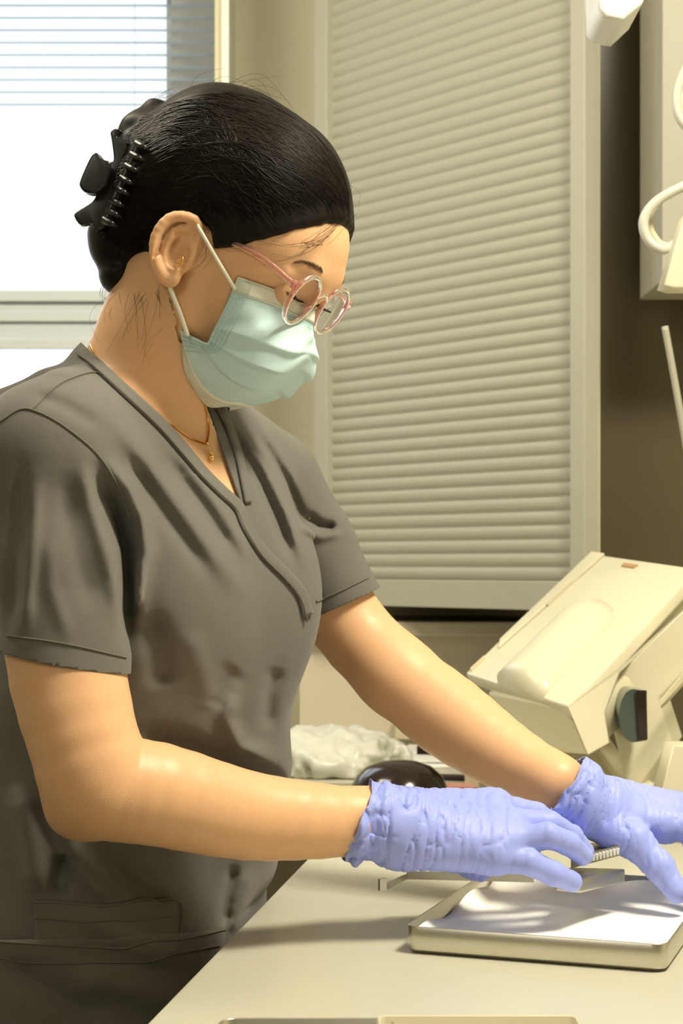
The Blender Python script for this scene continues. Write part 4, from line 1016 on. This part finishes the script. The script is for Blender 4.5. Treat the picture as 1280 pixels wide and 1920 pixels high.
# ---------------- face mask
rowsM = [[(586, 578, 0), (562, 566, .014), (508, 541, .0455), (446, 520, .063)],
         [(584, 618, 0), (560, 606, .014), (500, 582, .047), (429, 560, .065)],
         [(580, 645, 0), (550, 640, .024), (490, 620, .052), (411, 598, .064)],
         [(574, 674, 0), (535, 675, .032), (470, 655, .053), (397, 625, .063)],
         [(548, 703, 0), (505, 708, .033), (445, 684, .052), (388, 642, .062)],
         [(508, 733, 0), (470, 733, .031), (412, 700, .050), (368, 634, .063)],
         [(465, 752, 0), (432, 748, .027), (378, 712, .047), (343, 621, .062)],
         [(428, 762, 0), (386, 756, .022), (352, 706, .044), (339, 617, .062)]]
def mask_row(r):
    near = [HP(x, y, s) for x, y, s in r]; far = [mir(p) for p in near[1:]][::-1]; far = far
    return smooth_path(near[::-1]+far[::-1], 61)
R8 = np.array([mask_row(r) for r in rowsM]); NR = 71
grid = np.stack([smooth_path(R8[:, j], NR) for j in range(61)], 1)
ctr = H(.03, -.03, 0)
dirn = grid-ctr; dirn /= np.linalg.norm(dirn, axis=2)[:, :, None]
tt = np.linspace(0, 7, NR)
for j in range(61):
    v = abs(j-30)/30.0
    for i in range(NR):
        t = tt[i]; dsp = 0
        for c_, am in ((2.55, .0042), (3.6, .0050), (4.75, .0045)):
            x = t-c_
            if -.8 < x <= 0: dsp += am*(1+x/.8)**1.5*(1-v**3*.8)*min(1, .2+v*2.2)
            elif 0 < x < .12: dsp += am*(1-x/.12)*(1-v**3*.8)*min(1, .2+v*2.2)
        dsp += .0009*math.sin(j*.45+i*.2)*math.sin(i*.33)
        grid[i, j] += dirn[i, j]*dsp
gd = grid-ctr; grd = np.linalg.norm(gd, axis=2).ravel(); gdir = (gd.reshape(-1, 3)/grd[:, None])
fm_ = np.flatnonzero(np.linalg.norm(VB-ctr, axis=1) < .115); dv_ = VB[fm_]-ctr; rv_ = np.linalg.norm(dv_, axis=1); V0_ = VB.copy(); hm_ = np.clip((evalp(neck, VB[fm_], .06)-.002)/.006, 0, 1)
hm_ *= np.clip((.006-evalp(head, VB[fm_], .06))/.004, 0, 1)
for s in (1, -1): hm_ *= np.clip((np.linalg.norm(VB[fm_]-H(.0755, .0195, .031*s), axis=1)-.0155)/.003, 0, 1)
for c0 in range(0, len(fm_), 4000):
    sl_ = slice(c0, c0+4000); dt = (dv_[sl_]/rv_[sl_, None])@gdir.T; bi = dt.argmax(1); bd = dt[np.arange(len(bi)), bi]
    lim = grd[bi]-.0035; w_ = np.clip((bd-.9992)/.0006, 0, 1)*hm_[sl_]; nr = np.where((rv_[sl_] > lim), rv_[sl_]*(1-w_)+lim*w_, rv_[sl_])
    VB[fm_[sl_]] = ctr+dv_[sl_]*(nr/rv_[sl_])[:, None]
mv_ = (np.linalg.norm(VB-V0_, axis=1) > 1e-5).astype(float); e_ = np.concatenate([FB[:, [0, 1]], FB[:, [1, 2]], FB[:, [2, 3]], FB[:, [3, 0]]]); e_ = np.concatenate([e_, e_[:, ::-1]])
cnt_ = np.bincount(e_[:, 0], minlength=len(VB)).astype(float)
for _ in range(3): mv_ = np.maximum(mv_, np.minimum(1, np.bincount(e_[:, 0], mv_[e_[:, 1]], len(VB))))
for s in (1, -1): mv_ *= np.clip((np.linalg.norm(VB-H(.0755, .0195, .031*s), axis=1)-.0155)/.003, 0, 1)
for _ in range(8):
    av = np.stack([np.bincount(e_[:, 0], VB[e_[:, 1], a_], len(VB)) for a_ in range(3)], -1)/np.maximum(cnt_, 1)[:, None]
    VB = VB+(av-VB)*(mv_*.6)[:, None]
body_obj.data.vertices.foreach_set('co', (VB-POFF).astype(np.float32).ravel()); body_obj.data.update()
def grid_mesh(name, Gd, m, parent, th=.0009, off=0.0):
    a, b = Gd.shape[:2]; V = (Gd).reshape(-1, 3)
    F = [(i*b+j, i*b+j+1, (i+1)*b+j+1, (i+1)*b+j) for i in range(a-1) for j in range(b-1)]
    o = np_mesh(name, V, F, m, parent); md = o.modifiers.new('s', 'SOLIDIFY'); md.thickness = th; md.offset = 0; return o
fm = thing('face_mask', 'light blue pleated surgical mask covering nose and chin', 'mask', tuple(H(.09, -.04, 0)))
grid_mesh('mask_body', grid, M_mask, fm)
grid_mesh('nose_band', grid[:8]+dirn[:8]*.0008, M_maskw, fm)
grid_mesh('chin_band', grid[-9:]+dirn[-9:]*.0008, M_maskw, fm)
# welded dots
dots = []
def dot(i, j): 
    i0, j0 = int(i), int(j); fi, fj = i-i0, j-j0; i1, j1 = min(i0+1, NR-1), min(j0+1, 60)
    return grid[i0, j0]*(1-fi)*(1-fj)+grid[i1, j0]*fi*(1-fj)+grid[i0, j1]*(1-fi)*fj+grid[i1, j1]*fi*fj+dirn[i0, j0]*.0016
dv = []
for (ri, js) in ((1.2, np.arange(2, 58, .42)), (6.2, np.arange(2, 58, .42)), (8.6, np.arange(2, 58, .42)), (66.5, np.arange(2, 58, .5)), (68.3, np.arange(2, 58, .5)), (64.5, np.arange(2, 58, .5))):
    for j in js: dv.append((dot(ri, j), dot(ri, j+.18)))
for side in (0, 1):
    for jj in (.8, 1.7, 2.6, 3.5):
        for i in np.arange(9, 62, .9): j = jj if side == 0 else 60-jj-.3; dv.append((dot(i, j), dot(i, j+.22)))
    for jj in np.arange(.6, 4.6, .5):
        for i in np.arange(.8, 7.5, .8): j = jj if side == 0 else 60-jj-.3; dv.append((dot(i, j), dot(i+.2, j+.22)))
V, F = tube_arrays([np.array(q) for q in dv], .00028, 4); np_mesh('weld_dots', V, F, M_dots, fm)
for s in (1, -1):
    g = (lambda p: p) if s == 1 else mir
    tube('ear_loop', [g(q) for q in (HP(441, 543, .0655), HP(410, 492, .076), HP(384, 447, .083), HP(373, 428, .085), HP(366, 416, .080), HP(345, 425, .070))], .0017, M_loop, fm, n=36)
    tube('ear_loop', [g(q) for q in (HP(352, 630, .0675), HP(338, 588, .0735), HP(324, 553, .078), HP(317, 535, .080), HP(312, 520, .074))], .0019, M_loop, fm, n=30)

# ---------------- glasses
gl = thing('eyeglasses', 'round clear pink eyeglasses resting low on the nose over the mask', 'glasses', tuple(HP(592, 570, 0)))
cn = HP(567, 561, .033); cl = [(cn-O)@Fv, (cn-O)@Uv]
dn_ = -Uv*.985-Fv*.10; dn_ /= np.linalg.norm(dn_); ln = np.cross(Sv, dn_)
if ln@Fv < 0: ln = -ln
def rim_pts(cc, s, rs, rv, n=56):
    out = []
    for k in range(n):
        a = 2*math.pi*k/n; r = 1+.05*math.cos(2*a-.6*s)*0; out.append(cc+Sv*rs*math.cos(a)+dn_*rv*math.sin(a)*(1.0 if math.sin(a) > 0 else .93))
    return out
for s in (1, -1):
    cc = cn if s == 1 else mir(cn)
    o = tube('rim', rim_pts(cc, s, .0232, .0232), [np.full(56, .0024)], M_frame, gl, closed=True, sides=10)
    pts = rim_pts(cc, s, .0222, .0222); V = [p for p in pts]+[cc+ln*.0008]; F = [(i, (i+1) % 56, 56) for i in range(56)]
    le = np_mesh('lens', V, F, M_lens, gl); md = le.modifiers.new('s', 'SOLIDIFY'); md.thickness = .0014; md.offset = 0
    # hinge block and temple arm
    hb = cc+Sv*s*.0225-dn_*.009
    e1_ = hb+Sv*s*.004-Fv*.002
    bm = bmesh.new(); M4 = np.array([Sv*s, ln, -dn_])
    c8 = [hb+M4[0]*x+M4[1]*y+M4[2]*z for z in (-.004, .004) for (x, y) in ((-.003, -.002), (.006, -.004), (.006, .002), (-.003, .002))]
    hexa(bm, c8, .0008); bm_obj('hinge_block', bm, M_frame, gl, True)
    end = HP(400, 438, .076) if s == 1 else mir(HP(400, 438, .076)); mid = HP(482, 478, .068) if s == 1 else mir(HP(482, 478, .068))
    o = tube('temple_arm', [hb+Sv*s*.0035, mid, end], [np.full(40, .0026)], M_frame, gl, n=40)
    tube('nose_pad', [cc-Sv*s*.0215+dn_*.002, cc-Sv*s*.0185+dn_*.008-ln*.004], .0018, M_frame, gl, n=6, sides=8)
tube('bridge', [cn-Sv*.0215-dn_*.006, H(cl[0], cl[1], 0)-dn_*.0105+ln*.001, mir(cn-Sv*.0215-dn_*.006)], .0022, M_frame, gl, n=16)
# earring
er = thing('earring', 'small gold hoop in the near ear above the lobe', 'earring', tuple(HP(338, 488, .085)))
c = HP(338, 489, .086); er_pts = [c+Fv*.0028*math.cos(a)+Uv*.0042*math.sin(a)+Sv*.0015*math.cos(a) for a in np.linspace(0, 2*math.pi, 24, endpoint=False)]
tube('hoop', er_pts, .0009, M_gold, er, closed=True)
# necklace: chain following the skin
nk = thing('necklace', 'fine gold chain necklace with small pendant at the open collar', 'necklace', tuple(P(385, 840, 1.48)))
from mathutils.bvhtree import BVHTree
BV = BVHTree.FromPolygons([Vector(v) for v in VB.tolist()], FB.tolist())
def skin_hit(pts):
    P_, N_ = [], []
    for x, y in pts:
        r = BV.ray_cast(Vector((0, 0, CAMZ)), Vector(((x-CX)/FPX, 1, (HY-y)/FPX)).normalized()); P_.append(r[0]); N_.append(r[1] if r[1].y < 0 else -r[1])
    return np.array(P_), np.array(N_)
def chain_on(line, n=90):
    p, g = skin_hit(smooth_path(np.array(line, float), n)); p = p+g*.0013
    for _ in range(3): p[1:-1] = (p[:-2]+p[1:-1]*2+p[2:])/4
    return p
l1 = chain_on([(172, 648), (190, 685), (212, 708), (250, 745), (300, 788), (330, 805), (360, 825), (385, 833)]); l2 = chain_on([(385, 833), (389, 815), (389, 795), (386, 770), (382, 752)], 34)
lk = []; rr = []
for l in (l1, l2):
    for i in range(0, len(l)-1): lk.append(l[i:i+2]+(l[i:i+1]-l[i+1:i+2])*.1); 
V, F = tube_arrays(lk, [np.array([.0011, .0006]) for _ in lk], 6); np_mesh('chain', V, F, M_gold, nk)
pp, gg = skin_hit([(385, 835), (388, 845), (391, 853), (392, 862)]); pp = pp+gg*.003
bm = bmesh.new()
for q, r in zip(pp, (.0014, .0012, .0020, .0028)):
    x = bmesh.ops.create_uvsphere(bm, u_segments=14, v_segments=9, radius=r)['verts']; 
    for v in x: v.co += Vector(tuple(q))
bm_obj('pendant', bm, M_gold, nk, True)

# ---------------- claw clip
cc_ = thing('claw_clip', 'matte black plastic claw clip gripping the hair bun', 'hair clip', tuple(P(215, 340, 1.50)))
def slab(name, outline, d, th, m, parent, bev=.0018, bendy=0.0):
    bm = bmesh.new(); prism(bm, [P(x, y, d) for x, y in outline], (0.0, th, 0), bev); return bm_obj(name, bm, m, parent, True)
def sm2(pts, n): 
    q = np.array(pts+[pts[0]], float); k = len(pts); ext = np.vstack([q[-2], q, q[1]]); full = smooth_path(ext, (k+2)*n+1)[n:-n-1]; return [tuple(x) for x in full]
jaw = [(213, 298), (209, 262), (207, 248), (215, 241), (228, 245), (220, 252), (222, 259), (246, 262), (262, 268), (258, 285), (245, 300), (232, 335), (220, 365), (205, 400), (196, 425), (178, 432), (172, 418), (152, 422), (140, 408), (142, 398), (170, 380), (179, 368), (178, 361), (182, 345), (196, 318), (206, 304)]
slab('clip_jaw', sm2(jaw, 3), 1.475, .010, M_clip, cc_, .0016)
wing = [(206, 304), (192, 298), (183, 287), (174, 288), (164, 305), (150, 338), (150, 350), (160, 360), (178, 361), (196, 350), (204, 325)]
slab('clip_handle', sm2(wing, 3), 1.462, .007, M_clip, cc_, .0022)
slab('clip_handle', sm2([(x+5, y+4) for x, y in wing], 3), 1.500, .007, M_clip, cc_, .0022)
# toothed ridge
ridge = smooth_path(np.array([(262, 268), (248, 300), (232, 335), (216, 372), (205, 402), (194, 428)], float), 40)
tube('spine', [P(x, y, 1.462) for x, y in ridge[::4]], .0042, M_clip, cc_, n=40, sides=12)
for k in range(8):
    t = (k+.3)/8*39; i = int(t); x, y = ridge[i]
    V, F = tube_arrays([smooth_path([P(x-2, y-2, 1.463), P(x+9, y+4, 1.452), P(x+19, y+10, 1.458)], 10)], [np.linspace(.0042, .0010, 10)], 10); np_mesh('tooth', V, F, M_clip, cc_)
